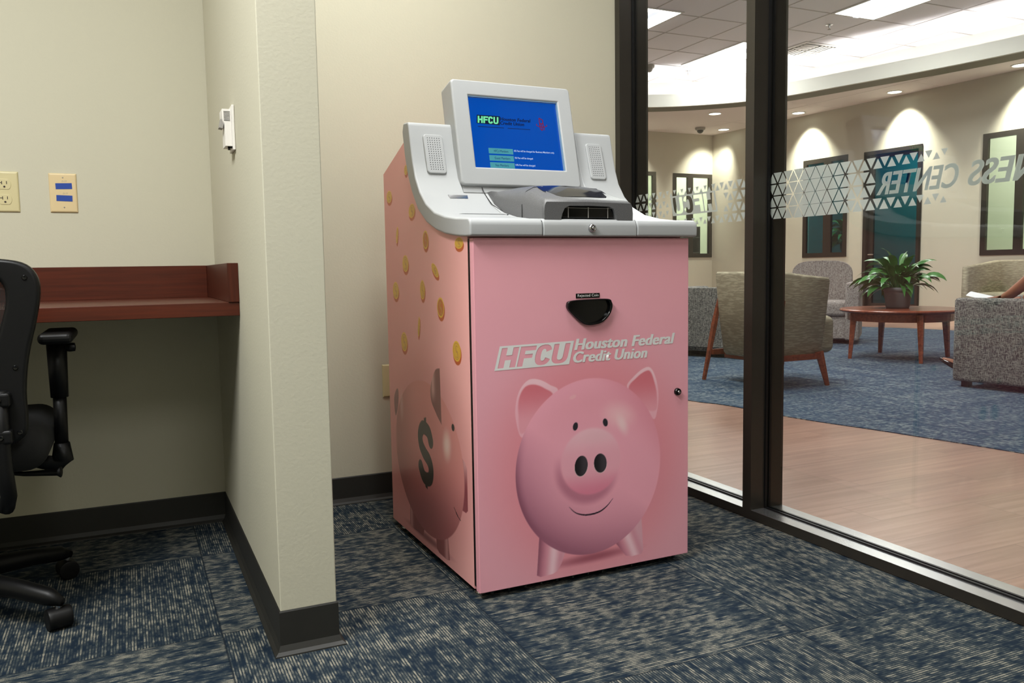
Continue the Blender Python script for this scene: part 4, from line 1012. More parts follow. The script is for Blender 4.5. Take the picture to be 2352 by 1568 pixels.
for s__ in (1, -1):
    b = B(); rbox(b, s__*.285-.036, -.13, .694, s__*.285+.042, .13, .722, .013, 4); ap = cc('armrest', b, M['black'])
    bmx = B(); tube(bmx, [(s__*.283, -.02, .697), (s__*.283, -.02, .55)], [.024, .021], 14); tube(bmx, [(s__*.283, -.02, .56), (s__*.281, -.02, .42)], .016, 14); tube(bmx, [(s__*.281, -.02, .43), (s__*.281, -.02, .385), (s__*.275, -.02, .372), (s__*.20, -.01, .392), (s__*.10, 0, .392)], [.019, .026, .022, .016, .014], 12); cc('post', bmx, M['black'], ap, smooth=True)
    b = B(); lathe(b, [(.010, .02), (.012, .03), (.011, .042), (.004, .044)], 12, (s__*.283, -.02, .678), 'x'); cc('adjust_button', b, M['black'], ap)

# ------------------------------------------------------------------ lounge shell
LZ = 3.42; LC = 3.95
F0 = Vector((10.906, 9.398, 0)); wa = radians(4); wdir = Vector((-sin(wa), cos(wa), 0)); wn = Vector((cos(wa), sin(wa), 0))
YW = 13.42
s_end = (YW-F0.y)/wdir.y
# floors
def region(pts, z0, z1, m, name):
    return struct(obj(name, poly_slab(B(), pts, z0, z1), m))
cr_in = spline([(3.24, 4.32), (3.31, 4.10), (3.345, 3.85), (3.36, 3.59), (3.41, 3.32), (3.47, 3.09), (3.53, 2.80), (3.60, 2.40), (3.68, 1.8), (3.9, .6), (4.3, -.6), (5.5, -1.6), (7.5, -1.6), (9.2, -.2), (9.75, 2.5), (9.72, 5.2), (9.42, 7.0), (9.15, 7.95), (8.3, 9.2), (6.8, 10.1), (5.0, 9.8), (3.8, 8.2), (3.3, 6.2), (3.2, 5.0)], 6)
region([(1.95, -3), (14, -3), (14, 16), (1.95, 16)], -0.05, -0.0005, M['woodfloor'], 'floor_lounge')
region([(-1.5, 3.14), (1.95, 3.14), (1.95, 16), (-1.5, 16)], -0.05, -0.0005, M['woodfloor'], 'floor_lounge_left')
struct(obj('floor_lounge_carpet', poly_slab(B(), cr_in, -0.0005, 0.004), M['lcarpet']))
# walls with openings
def wall_holes(name, Mx, s0, s1, z0, z1, th, holes, m):
    b = B(); bs = sorted({s0, s1} | {h[0] for h in holes} | {h[1] for h in holes})
    for a, c in zip(bs, bs[1:]):
        mid = (a+c)/2; hz = sorted([(h[2], h[3]) for h in holes if h[0] <= mid <= h[1]]); z = z0
        for p, q in hz:
            if p > z+1e-6: box(b, a, 0, z, c, th, p, Mx)
            z = q
        if z < z1-1e-6: box(b, a, 0, z, c, th, z1, Mx)
    bmesh.ops.remove_doubles(b, verts=b.verts, dist=1e-5)
    return struct(obj(name, b, m))
MR = Matrix(((wdir.x, wn.x, 0, F0.x), (wdir.y, wn.y, 0, F0.y), (0, 0, 1, 0), (0, 0, 0, 1)))    # s, outward, z
MB = Matrix(((1, 0, 0, 0), (0, 1, 0, YW), (0, 0, 1, 0), (0, 0, 0, 1)))
H2 = (.816, 1.736, .975, 2.645); HD = (-.526, .50, 0, 2.635); H3 = (-3.35, -1.456, .945, 2.635); H4 = (-6.2, -4.6, .945, 2.635)
wall_holes('wall_right', MR, -12.5, s_end+.0, 0, LZ, .14, [H2, HD, H3, H4], M['lounge_wall'])
HB = (9.68, 10.61, 1.03, 2.655); HA = (8.35, 9.28, 1.03, 2.665)
wall_holes('wall_far', MB, -1.5, 11.0, 0, LZ, .14, [HA, HB], M['lounge_wall'])
struct(obj('wall_lounge_left', box(B(), -1.64, 3.16, 0, -1.5, YW+.14, LC), M['lounge_wall']))
struct(obj('wall_lounge_near', box(B(), 1.95, -3.1, 0, 12, -3.0, LC), M['lounge_wall']))
b = B(); box(b, 1.885, -2.3, 2.74, 2.02, 3.154, LC); box(b, -1.5, 3.02, 2.80, 1.885, 3.154, LC); box(b, 1.885, -3.0, 0, 2.02, -2.2, 2.74); struct(obj('wall_lounge_header', b, M['lounge_wall']))
def lounge_window(name, Mx, h, mull, pane_m, th=.14, fw_=.075):
    s0, s1, z0, z1 = h; b = B()
    for (a, c, p, q) in ((s0, s0+fw_, z0, z1), (s1-fw_, s1, z0, z1), (s0+fw_, s1-fw_, z0, z0+fw_), (s0+fw_, s1-fw_, z1-fw_, z1)): box(b, a, -.015, p, c, .035, q, Mx)
    for (a, c) in mull: box(b, a, -.015, z0+fw_, c, .035, z1-fw_, Mx)
    o = struct(obj(name, b, M['bronze']))
    b = B(); box(b, s0+fw_, .012, z0+fw_, s1-fw_, .016, z1-fw_, Mx); obj('pane', b, pane_m, o); return o
lounge_window('window_4', MR, H2, [(1.14, 1.295)], M['teal_glass'])
lounge_window('window_5', MR, H3, [(-2.03, -1.92), (-2.62, -2.55)], M['glass'])
lounge_window('window_6', MR, H4, [(-5.45, -5.35)], M['glass'])
lounge_window('window_7', MB, HB, [(10.02, 10.15)], M['glass'])
lounge_window('window_8', MB, HA, [(8.69, 8.82)], M['glass'])
b = B(); s0, s1, z0, z1 = HD
for (a, c, p, q) in ((s0, s0+.06, 0, z1), (s1-.06, s1, 0, z1), (s0+.06, s1-.06, z1-.06, z1)): box(b, a, -.015, p, c, .14, q, MR)
d1 = struct(obj('door_1', b, M['bronze']))
b = B(); o4 = [(s0+.065, .01), (s1-.065, .01), (s1-.065, z1-.065), (s0+.065, z1-.065)]; i4 = [(s0+.11, .22), (s1-.15, .22), (s1-.15, z1-.12), (s0+.11, z1-.12)]
ring_face(b, o4, i4, .04, .085, lambda a, c, d: MR @ Vector((a, d, c))); lf = obj('door_leaf', b, M['bronze'], d1)
b = B(); box(b, s0+.11, .058, .22, s1-.15, .066, z1-.12, MR); obj('door_pane', b, M['teal_glass'], lf)
b = B(); tube(b, [(s1-.11, .04, 1.0), (s1-.11, -.01, 1.0), (s1-.21, -.01, 1.0)], .009, 8, mx=MR); obj('door_handle', b, M['chrome'], lf)
# rooms beyond
def room(name, Mx, s0, s1, dep, z1, m, m2=None):
    for nm, q in (('floor'+name[4:], (s0, .14, -.0, s1, dep, -.05)), ('ceiling'+name[4:], (s0, .14, z1, s1, dep, z1+.05)), (name+'_back', (s0, dep, 0, s1, dep+.05, z1)), (name+'_left', (s0-.05, .14, 0, s0, dep, z1)), (name+'_right', (s1, .14, 0, s1+.05, dep, z1))):
        b = B(); box(b, *q, Mx); struct(obj(nm, b, m))
room('wall_office_teal', MR, -1.03, 2.6, 2.2, 3.3, M['teal_room'])
room('wall_office_right', MR, -6.9, -1.15, 3.2, 3.3, M['office'])
room('wall_office_far', MB, 7.6, 11.0, 2.6, 3.3, M['office'])
# furniture glimpsed in the far office
bc_ = empty('bookcase', (10.3, 14.0, 0), label='dark bookcase seen through the far window behind the pink machine', cat='bookcase')
b = B(); box(b, -.16, 0, 0, .25, .02, 1.65); [box(b, x, -.3, 0, x+.02, 0, 1.65) for x in (-.16, .23)]; obj('case', b, M['shelf'], bc_)
for z in (.9, 1.12, 1.42, 1.63): b = B(); box(b, -.14, -.3, z, .23, 0, z+.02); obj('shelf', b, M['shelf'], bc_)
b = B(); bmesh.ops.create_uvsphere(b, u_segments=16, v_segments=10, radius=.045, matrix=Matrix.Translation((10.20, 13.80, 1.696))); tag(obj('ornament', b, M['red'], smooth=True), 'round red ornament on top of the dark bookcase', 'ornament')
for i in range(3):
    b = B(); lathe(b, [(.022, 0), (.026, .06), (.02, .062), (.001, .055)], 14, (10.22+i*.065, 13.80, 1.4405)); tag(obj('cup', b, M['red'], smooth=True), '%s of the three small red cups on a shelf of the dark bookcase' % ('leftmost', 'middle', 'rightmost')[i], 'cup', 'red cups on the bookcase shelf')
b = B(); lathe(b, [(.03, 0), (.034, .05), (.015, .09), (.012, .12)], 14, (10.29, 13.82, 1.1405)); tag(obj('vase', b, M['white_pl'], smooth=True), 'small white vase on the bookcase shelf below the red cups', 'vase')

# ceiling: lower soffit ring, curved fascia, cove, raised ceiling
arc = [(-1.5, 10.9), (1.5, 11.25), (4.2, 11.5), (6.0, 11.50), (6.9, 11.40), (7.54, 11.23), (8.01, 10.99), (8.42, 10.67), (8.78, 10.29), (9.08, 9.76), (9.35, 8.89), (9.59, 8.10), (9.77, 7.38), (9.92, 6.60), (10.02, 5.6), (10.08, 4.2), (10.05, 2.4), (9.9, .2), (9.6, -3.0)]
arc = spline(arc, 5, False)
def offset(path, d):
    out = []
    for i, p in enumerate(path):
        a = Vector(path[max(0, i-1)]); c = Vector(path[min(len(path)-1, i+1)]); t = (c-a).normalized(); n = Vector((-t.y, t.x)); out.append((p[0]+n.x*d, p[1]+n.y*d))
    return out
def strip(bm, pa, pb, z0, z1):
    """solid strip between two parallel paths"""
    V_ = [[bm.verts.new((p[0], p[1], z)) for p in q] for q in (pa, pb) for z in (z0, z1)]
    a0, a1, b0, b1 = V_
    for i in range(len(pa)-1):
        bm.faces.new((a0[i], a0[i+1], a1[i+1], a1[i])); bm.faces.new((b0[i], b1[i], b1[i+1], b0[i+1])); bm.faces.new((a1[i], a1[i+1], b1[i+1], b1[i])); bm.faces.new((a0[i], b0[i], b0[i+1], a0[i+1]))
    for i in (0, len(pa)-1): bm.faces.new((a0[i], a1[i], b1[i], b0[i]))
    return bm
fas = B(); strip(fas, arc, offset(arc, .05), LZ-.05, 3.562); ur = B(); strip(ur, offset(arc, .003), offset(arc, .42), LZ-.048, LZ+.002); struct(obj('trim_5', ur, M['gypsum']), 'tan painted underside of the curved fascia, darkened for its shade', 'trim')
struct(obj('trim_1', fas, M['white_paint'], smooth=False), 'curved cream fascia around the raised ceiling', 'trim')
outp = offset(arc, .20)
wall_end = MR @ Vector((-12.5, .07, 0)); wall_corner = MR @ Vector((s_end, .07, 0))
poly = outp+[(wall_end.x, -3.0), (wall_end.x, wall_end.y), (wall_corner.x, YW+.07), (-1.5, YW+.07)]
struct(obj('ceiling_soffit', poly_slab(B(), poly, LZ, LZ+.03), M['soffit']))
cv = offset(arc, 1.0)
cw = B(); strip(cw, cv, offset(arc, 1.05), LZ+.03, LC); struct(obj('wall_cove', cw, M['white_paint']))
poly = offset(arc, 1.05)+[(9.6, -3.0), (-1.5, -3.0)]
struct(obj('ceiling_lounge', poly_slab(B(), [(-1.5, 3.154)]+[p for p in offset(arc, 1.05) if p[0] > -1.5]+[(1.95, -3.0), (1.95, 3.154)], LC, LC+.04), M['ceil']))
cs = B(); strip(cs, offset(arc, .10), offset(arc, .16), LZ+.031, LZ+.05)
struct(obj('trim_2', cs, M['cove']), 'lit light strip hidden in the cove', 'trim')
# ceiling grid bars
g = B(); TX, TY = .716, .735
import bisect
def inside_y(x):   # upper limit of the raised ceiling at x
    best = 0
    for (a, c) in zip(cv, cv[1:]):
        if min(a[0], c[0]) <= x <= max(a[0], c[0]) and abs(c[0]-a[0]) > 1e-6: best = max(best, a[1]+(c[1]-a[1])*(x-a[0])/(c[0]-a[0]))
    return best
GX0, GY0 = 8.08, 7.92
for i in range(-8, 4):
    x = GX0+i*TX; y1 = inside_y(x)
    if y1 > 0 and x > 2.05: box(g, x-.009, -2.9, LC-.004, x+.009, y1, LC+.001)
def inside_x(y):
    best = 0
    for (a, c) in zip(cv, cv[1:]):
        if min(a[1], c[1]) <= y <= max(a[1], c[1]) and abs(c[1]-a[1]) > 1e-6: best = max(best, a[0]+(c[0]-a[0])*(y-a[1])/(c[1]-a[1]))
    return best
for j in range(-8, 6):
    y = GY0+j*TY; x1 = inside_x(y)
    if x1 > 0: box(g, 2.02, y-.009, LC-.0045, x1, y+.009, LC+.0015)
struct(obj('trim_3', g, M['tbar']), 'white grid bars of the raised lounge ceiling', 'trim')
g = B()
for (s, t0) in ((2.75, 1.1), (1.0, 1.1), (-.8, 1.1), (-2.6, 1.1)): box(g, s-.01, -t0, LZ-.002, s+.01, 0, LZ+.001, MR)
box(g, -6, -.72, LZ-.0025, 3.2, -.70, LZ+.001, MR)
struct(obj('trim_4', g, M['soffit']), 'thin grid bars of the lower lounge ceiling', 'trim')
# troffers
def troffer(x0, y0, x1, y1, label, pw):
    cx, cy = (x0+x1)/2, (y0+y1)/2
    t = empty('ceiling_light', (cx, cy, LC), label=label, cat='light', group='troffers of the lounge ceiling')
    a, c = (x1-x0)/2, (y1-y0)/2
    b = B(); ring_face(b, [(-a, -c), (a, -c), (a, c), (-a, c)], [(-a+.03, -c+.03), (a-.03, -c+.03), (a-.03, c-.03), (-a+.03, c-.03)], -.012, -.002, lambda p, q, d: Vector((p, q, d))); obj('frame', b, M['grid'], t)
    b = B(); box(b, -a+.03, -c+.03, -.008, a-.03, c-.03, -.004); obj('diffuser', b, M['tube'], t)
    b = B(); extrude_poly(b, [(-.06, -.008), (-.04, -.03), (.04, -.03), (.06, -.008)], -c+.05, c-.05, 'y'); obj('lamp_basket', b, M['basket'], t)
    area('lounge_troffer_light', (cx, cy, LC-.05), x1-x0-.05, pw*1.42, COOL, sy=y1-y0-.05)
troffer(8.08, 6.45, 8.80, 7.92, 'bright troffer at the top right of the lounge ceiling', 34)
troffer(7.90, 9.32, 8.62, 10.75, 'bright troffer beside the mullion, nearer the curved fascia', 22)
troffer(5.62, 8.55, 6.34, 9.95, 'bright troffer at the upper left pane, beside the frame', 34)
troffer(4.5, 5.2, 5.22, 6.65, 'bright troffer above the lounge seats, out of frame', 48)
troffer(5.2, 1.6, 5.92, 3.05, 'bright troffer nearest the glass wall, out of frame', 6)
troffer(2.9, 3.9, 3.6, 5.3, 'bright troffer above the plank floor, out of frame', 76)
# vent
t = empty('ceiling_vent', (9.08, 9.35, LC), label='square ceiling air vent with louvres next to the curved fascia', cat='vent')
b = B(); ring_face(b, [(-.34, -.34), (.34, -.34), (.34, .34), (-.34, .34)], [(-.29, -.29), (.29, -.29), (.29, .29), (-.29, .29)], -.014, -.001, lambda p, q, d: Vector((p, q, d))); obj('frame', b, M['grid'], t)
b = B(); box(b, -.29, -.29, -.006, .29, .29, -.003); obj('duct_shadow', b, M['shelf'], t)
for (sx, sy) in ((-1, -1), (1, -1), (1, 1), (-1, 1)):
    for k_ in range(4):
        b = B(); o_ = .02+k_*.066
        if sx*sy > 0: box(b, sx*.145-.125, sy*(o_)-.0, -.022, sx*.145+.125, sy*(o_+.036), -.008)
        else: box(b, sx*(o_), sy*.145-.125, -.022, sx*(o_+.036), sy*.145+.125, -.008)
        obj('louvre', b, M['grid'], t)
# sprinklers, domes
def sprinkler(x, y, z, label):
    t = empty('sprinkler', (x, y, z), label=label, cat='sprinkler')
    b = B(); lathe(b, [(.045, -.001), (.045, -.006), (.015, -.012), (.012, -.04), (.004, -.045)], 18); obj('escutcheon', b, M['chrome'], t, smooth=False)
    b = B(); lathe(b, [(.004, -.04), (.004, -.06), (.022, -.062), (.022, -.065)], 12); obj('deflector', b, M['grey_pl'], t)
sprinkler(8.43, 8.29, LC, 'chrome sprinkler head beside the top right ceiling light')
sprinkler(8.25, 11.04, LC, 'sprinkler head close to the curved fascia in the left pane')
sprinkler(4.02, 5.0, LC, 'sprinkler head at the top edge of the left pane')
def dome(x, y, z, label, s=1.0, dm=None):
    t = empty('ceiling_camera', (x, y, z), label=label, cat='camera')
    b = B(); lathe(b, [(.085*s, -.001), (.085*s, -.03), (.07*s, -.05), (.05*s, -.052)], 24); obj('housing', b, M['grey_pl'], t, smooth=False)
    b = B(); lathe(b, [(.055*s, -.05), (.052*s, -.075), (.035*s, -.098), (.012*s, -.108), (.001, -.109)], 20); obj('dome', b, dm or M['gloss_black'], t, smooth=True)
dome(9.81, 12.75, LZ, 'dark dome camera on the lower lounge ceiling near the far wall', 1.1)
dome(7.47, 10.97, LC, 'small dome detector on the raised ceiling in the left pane', .95, M['grey_pl'])
# downlights
def downlight(x, y, label, pw, tgt=None):
    t = empty('downlight', (x, y, LZ), label=label, cat='light', group='round downlights of the lower lounge ceiling')
    b = B(); lathe(b, [(.118, -.001), (.118, -.007), (.098, -.009), (.096, -.002)], 32); obj('trim_ring', b, M['grid'], t)
    b = B(); lathe(b, [(.096, -.002), (.096, -.0045)], 28); obj('lens', b, M['dl'], t)
    l = bpy.data.lights.new('downlight_beam', 'SPOT'); l.energy = pw; l.color = (1.0, .98, .86); l.spot_size = radians(84); l.spot_blend = .9; l.shadow_soft_size = .05
    o = bpy.data.objects.new('downlight_beam', l); COL.objects.link(o); o.location = (x, y, LZ-.03); 
    if tgt is not None: o.rotation_euler = (Vector(tgt)-Vector(o.location)).to_track_quat('-Z', 'Y').to_euler()
DLP = 330
for (x, y, lb_, tg) in ((9.16, 11.51, 'lit round downlight nearest the fascia in the left pane', (9.16, 11.6, 0)), (10.37, 12.77, 'lit round downlight beyond the dome camera near the far corner', (10.4, 13.42, 2.3)),
                   (10.48, 10.96, 'lit round downlight just right of the mullion', (10.80, 10.96, 2.25)), (10.62, 9.13, 'lit round downlight above the teal glass door', (10.93, 9.13, 2.25)),
                   (10.79, 7.30, 'lit round downlight at the right edge of the photo', (11.06, 7.3, 2.25)), (10.85, 5.4, 'lit round downlight beyond the right edge', (11.18, 5.4, 2.25)), (8.6, 12.9, 'lit round downlight hidden by the frame on the left', (8.6, 13.42, 2.3))):
    downlight(x, y, lb_, 220 if y > 11.2 else DLP, tg)

# ------------------------------------------------------------------ lounge furniture
def shell_chair(root, w, yf, yb, r, zb, hb, ha, th, taper, m, seat_z, seat_t, out=.03):
    """upholstered U shell facing local +y, open at the front; yb is the back, yf the arm fronts"""
    path = [(w/2, yf), (w/2, yf*.5+yb*.5)]
    for k in range(7): a = -pi/2*k/6; path.append((w/2-r+r*cos(a), yb+r+r*sin(a)))
    path.append((0, yb)); path += [(-x, y) for x, y in reversed(path[:-1])]
    b = B(); rows = []; n = len(path)
    for i, (x, y) in enumerate(path):
        p0 = Vector(path[max(0, i-1)]); p1 = Vector(path[min(n-1, i+1)]); t = (p1-p0).normalized(); nr = Vector((t.y, -t.x))
        if nr.dot(Vector((x, y-yf))) < 0: nr = -nr
        k = sm_(y, yb+r*.5, yf); h = hb+(ha-hb)*k; yc = yf*.3
        def pt(off, sc, z): return (x*sc-nr.x*off, (y-yc)*sc+yc-nr.y*off, z)
        rows.append([b.verts.new(q) for q in (pt(.01, taper, zb), pt(0, taper+.015, zb+.02), pt(0, (1+taper)/2+.02, (zb+h)/2), pt(0, 1.0, h-.02), pt(.012, 1.0, h), pt(th-.012, 1.0, h), pt(th, 1.0, h-.02), pt(th, .97, seat_z-.02), pt(th, taper, zb))])
    for r1, r2 in zip(rows, rows[1:]):
        for k in range(len(r1)): kk = (k+1) % len(r1); b.faces.new((r1[k], r1[kk], r2[kk], r2[k]))
    b.faces.new(rows[0]); b.faces.new(list(reversed(rows[-1])))
    obj('shell', b, m, root, smooth=True)
    b = B(); rbox(b, -w/2*taper+th*.6, yb+th+.02, seat_z-seat_t, w/2*taper-th*.6+.02, yf+out, seat_z, .055, 5); obj('seat_cushion', b, m, root, smooth=True)
def sm_(x, a, b): t = max(0, min(1, (x-a)/(b-a))); return t*t*(3-2*t)

tc1 = empty('lounge_chair', (4.22, 4.70, 0), -radians(90), label='tan fabric lounge chair with reddish wood legs, back turned to the glass', cat='chair')
shell_chair(tc1, .66, .27, -.24, .07, .20, .815, .765, .07, .84, M['tan'], .49, .27, out=.15)
for sx in (-1, 1):
    b = B(); tube(b, [(sx*.338, -.16, .615), (sx*.340, -.205, .42), (sx*.345, -.295, .004)], [.016, .026, .017], 6); obj('leg', b, M['table'], tc1, smooth=False)
    b = B(); tube(b, [(sx*.31, .20, .245), (sx*.342, .25, .004)], [.030, .016], 6); obj('leg', b, M['table'], tc1)
    b = B(); box(b, sx*.318-.014, -.24, .195, sx*.318+.014, .22, .235); obj('side_rail', b, M['table'], tc1)
b = B(); box(b, -.30, -.14, .170, .30, -.11, .21); obj('cross_rail', b, M['table'], tc1)

def armchair(name, loc, rz, label, m, w=.80, dep=.76, ha=.63, hb=.86, seat=.43):
    t = empty(name, loc, rz, label=label, cat='armchair')
    aw = .14
    for sx in (-1, 1):
        b = B(); rbox(b, sx*(w/2)-(aw if sx > 0 else 0), -dep/2+.0, .045, sx*(w/2)+(0 if sx > 0 else aw), dep/2, ha, .025, 4); obj('arm', b, m, t, smooth=True)
    b = B()
    pts = [(-w/2+aw*.75, .1)]
    n = 14
    for i in range(n+1):
        a = pi-pi*i/n; pts.append(((w/2-aw*.75)*(abs(cos(a))**.55)*(1 if cos(a) > 0 else -1), ha+.02+(hb-ha-.02)*abs(sin(a))**.6))
    pts.append((w/2-aw*.75, .1))
    extrude_poly(b, pts, -dep/2+.02, -dep/2+.18, 'y'); obj('backrest', b, m, t, bevel=.03, seg=4, ang=50)
    b = B(); rbox(b, -w/2+aw*.9, -dep/2+.15, .30, w/2-aw*.9, dep/2-.01, seat, .04, 4); obj('seat_cushion', b, m, t, smooth=True)
    b = B(); rbox(b, -w/2+aw*.9, -dep/2+.05, .06, w/2-aw*.9, dep/2-.045, .30, .01, 2); obj('base', b, m, t)
    for sx in (-1, 1):
        for sy in (-1, 1):
            b = B(); box(b, sx*(w/2-.07)-.025, sy*(dep/2-.07)-.025, 0.004, sx*(w/2-.07)+.025, sy*(dep/2-.07)+.025, .06); obj('foot', b, M['black'], t)
    return t
armchair('armchair', (7.02, 6.98, 0), radians(180-50), 'light crosshatch armchair with a rounded back between the tan chair and the plant', M['pattern2'], w=.86, dep=.80, ha=.66, hb=.90, seat=.46)
armchair('armchair', (5.22, 6.48, 0), radians(-63), 'crosshatch armchair beside the pink machine, its low back and side turned to the glass', M['pattern'], w=.85, dep=.8, ha=.655, hb=.657, seat=.43)
armchair('armchair', (5.60, 3.57, 0), radians(8), 'dark crosshatch armchair at the right edge with a person seated in it', M['pattern'], w=.80, dep=.78, ha=.615, hb=.80, seat=.42)
tc3 = empty('tub_chair', (10.22, 6.80, 0), radians(92), label='plain tan tub chair behind the round table and the dark armchair', cat='armchair')
shell_chair(tc3, 1.05, .40, -.42, .20, .05, .875, .80, .10, .98, M['tan'], .46, .38, out=.02)

# coffee table
ct = empty('coffee_table', (6.32, 5.32, 0.004), label='round cherry wood coffee table with four tapered legs', cat='table')
b = B(); lathe(b, [(.001, .412), (.455, .412), (.505, .425), (.512, .437), (.500, .449), (.001, .450)], 56); tb = obj('tabletop', b, M['table'], ct, bevel=.004)
b = B(); lathe(b, [(.42, .345), (.44, .345), (.44, .4125), (.42, .4125)], 48); 
obj('apron', b, M['table'], ct)
for (x, y) in ((5.91, 5.50), (6.09, 4.90), (6.54, 5.72), (6.73, 5.14)):
    dx, dy = x-6.32, y-5.32
    b = B(); tube(b, [(dx*.93, dy*.93, .41), (dx, dy, 0)], [.038, .020], 4); obj('leg', b, M['table'], ct)
# plant
pp = empty('potted_plant', (6.30, 5.33, .455), label='leafy green plant in a grey pot on the round coffee table', cat='plant')
b = B(); lathe(b, [(.001, 0), (.092, 0), (.100, .02), (.112, .13), (.116, .150), (.123, .155), (.123, .185), (.113, .187), (.112, .16), (.001, .155)], 36); obj('pot', b, M['pot'], pp, smooth=True)
b = B(); lathe(b, [(.001, .15), (.11, .15), (.11, .160), (.001, .165)], 20); obj('soil', b, M['brown_dark'], pp)
b = B(); random.seed(11)
for i in range(120):
    az = random.uniform(0, 2*pi); ln = random.uniform(.17, .27); el = random.uniform(.05, 1.3) if i > 25 else random.uniform(.9, 1.45); wd = random.uniform(.026, .044)
    st = random.uniform(.05, .22); d = Vector((cos(az), sin(az), 0)); side = Vector((-sin(az), cos(az), 0))
    p = Vector((0, 0, .16))+d*random.uniform(0, .05); dirv = d*cos(el)+Vector((0, 0, sin(el)))
    base = p+dirv*st
    tube(b, [p, p+dirv*st*.5, base], .0028, 4, caps=False)
    n = 7; prev = None; cur = base; e2 = el
    roll_ = random.uniform(-.6, .6)
    for j in range(n+1):
        t = j/n; wv_ = wd*sin(pi*min(1, t*1.02+.02))**.8*(1-.35*t) if t < 1 else .0005
        dd = d*cos(e2)+Vector((0, 0, sin(e2))); up_ = side.cross(dd)*-1
        sd = (side*cos(roll_)+up_*sin(roll_))
        row = [b.verts.new(cur-sd*wv_+Vector((0, 0, wv_*.25))), b.verts.new(cur), b.verts.new(cur+sd*wv_+Vector((0, 0, wv_*.25)))]
        if prev:
            for k_ in range(2): b.faces.new((prev[k_], prev[k_+1], row[k_+1], row[k_]))
        prev = row; cur = cur+dd*ln/n; e2 -= random.uniform(.12, .30)
obj('foliage', b, M['leaf'], pp, smooth=True)
# reflection-side dark plant glimpsed in window 4 is a real pot plant in the office behind
pp2 = empty('potted_plant', (11.50, 10.78, 0), label='dark leafy plant behind the window left of the teal door', cat='plant')
c_ = pp.children
for chd in c_:
    o = chd.copy(); COL.objects.link(o); o.parent = pp2; o.location = (0, 0, .95); o.scale = (1.1, 1.1, 1.5)
b = B(); box(b, -.25, -.25, 0, .25, .25, .94); tag(obj('plant_stand', b, M['shelf']), 'dark plinth under the plant in the teal office', 'stand').location = (11.50, 10.78, 0)

# ------------------------------------------------------------------ seated person
def skin(name, verts, edges, radii, m, parent=None, subs=2, root=0):
    me = bpy.data.meshes.new(name); me.from_pydata(verts, edges, []); o = bpy.data.objects.new(name, me); COL.objects.link(o)
    me.materials.append(m); md = o.modifiers.new('skin', 'SKIN'); md.use_smooth_shade = True
    sv = me.skin_vertices[0].data
    for i, r in enumerate(radii): sv[i].radius = r if isinstance(r, tuple) else (r, r)
    sv[root].use_root = True
    s = o.modifiers.new('subd', 'SUBSURF'); s.levels = subs; s.render_levels = subs
    if parent is not None: o.parent = parent
    return o
px, py = 5.60, 3.50
Vv = [(0, -.02, .52), (0, -.08, .66), (0, -.13, .82), (0, -.13, .93), (0, -.11, 1.03), (0, -.07, 1.10),            # 0-5 spine, neck
      (0, -.05, 1.16), (0, -.05, 1.22), (0, -.06, 1.28),                                                      # 6-8 head
      (-.16, -.11, .95), (-.20, .02, .77), (-.155, .20, .635), (-.12, .27, .612),                              # 9-12 left arm (near camera)
      (.16, -.11, .95), (.22, -.02, .74), (.13, .18, .62), (.09, .25, .60),                                     # 13-16 right arm
      (-.10, .02, .50), (-.11, .46, .50), (-.11, .47, .30), (-.115, .53, .175),                                  # 17-20 left leg
      (.10, .02, .50), (.11, .46, .50), (.12, .46, .26), (.12, .44, .10)]                                      # 21-24 right leg
Ee = [(0, 1), (1, 2), (2, 3), (3, 4), (4, 5), (5, 6), (6, 7), (7, 8), (3, 9), (9, 10), (10, 11), (11, 12), (3, 13), (13, 14), (14, 15), (15, 16), (0, 17), (17, 18), (18, 19), (19, 20), (0, 21), (21, 22), (22, 23), (23, 24)]
Rr = [(.15, .11), (.13, .095), (.15, .10), (.13, .085), .052, .050, (.070, .080), (.078, .092), (.06, .075), .052, .046, .036, .027, .052, .046, .036, .027, .085, .062, .052, .034, .085, .062, .052, .034]
person = skin('person', Vv, Ee, Rr, M['skin']); person.location = (px, py, 0); person.rotation_euler = (0, 0, radians(6))
tag(person, 'person with bare arms in dark clothes seated in the dark crosshatch armchair', 'person')
# face
b = B(); bmesh.ops.create_uvsphere(b, u_segments=10, v_segments=8, radius=.012, matrix=Matrix.Translation((0, .045, 1.205)) @ Matrix.Diagonal((.9, 1.5, 1.3, 1))); obj('nose', b, M['skin'], person, smooth=True)
for sx in (-1, 1):
    b = B(); bmesh.ops.create_uvsphere(b, u_segments=10, v_segments=8, radius=.010, matrix=Matrix.Translation((sx*.030, .030, 1.225))); obj('eye', b, M['gloss_black'], person, smooth=True)
    b = B(); bmesh.ops.create_uvsphere(b, u_segments=10, v_segments=8, radius=.022, matrix=Matrix.Translation((sx*.080, -.05, 1.205)) @ Matrix.Diagonal((.35, .8, 1.2, 1))); obj('ear', b, M['skin'], person, smooth=True)
b = B(); bmesh.ops.create_uvsphere(b, u_segments=10, v_segments=8, radius=.016, matrix=Matrix.Translation((0, .030, 1.165)) @ Matrix.Diagonal((1.4, .6, .35, 1))); obj('mouth', b, M['red'], person, smooth=True)
b = B(); bmesh.ops.create_uvsphere(b, u_segments=24, v_segments=16, radius=.105, matrix=Matrix.Translation((0, -.085, 1.235)) @ Matrix.Diagonal((.95, .95, 1.1, 1))); bmesh.ops.create_uvsphere(b, u_segments=16, v_segments=12, radius=.08, matrix=Matrix.Translation((0, -.13, 1.13)) @ Matrix.Diagonal((1.1, .6, 1.3, 1))); obj('hair', b, M['hair'], person, smooth=True)
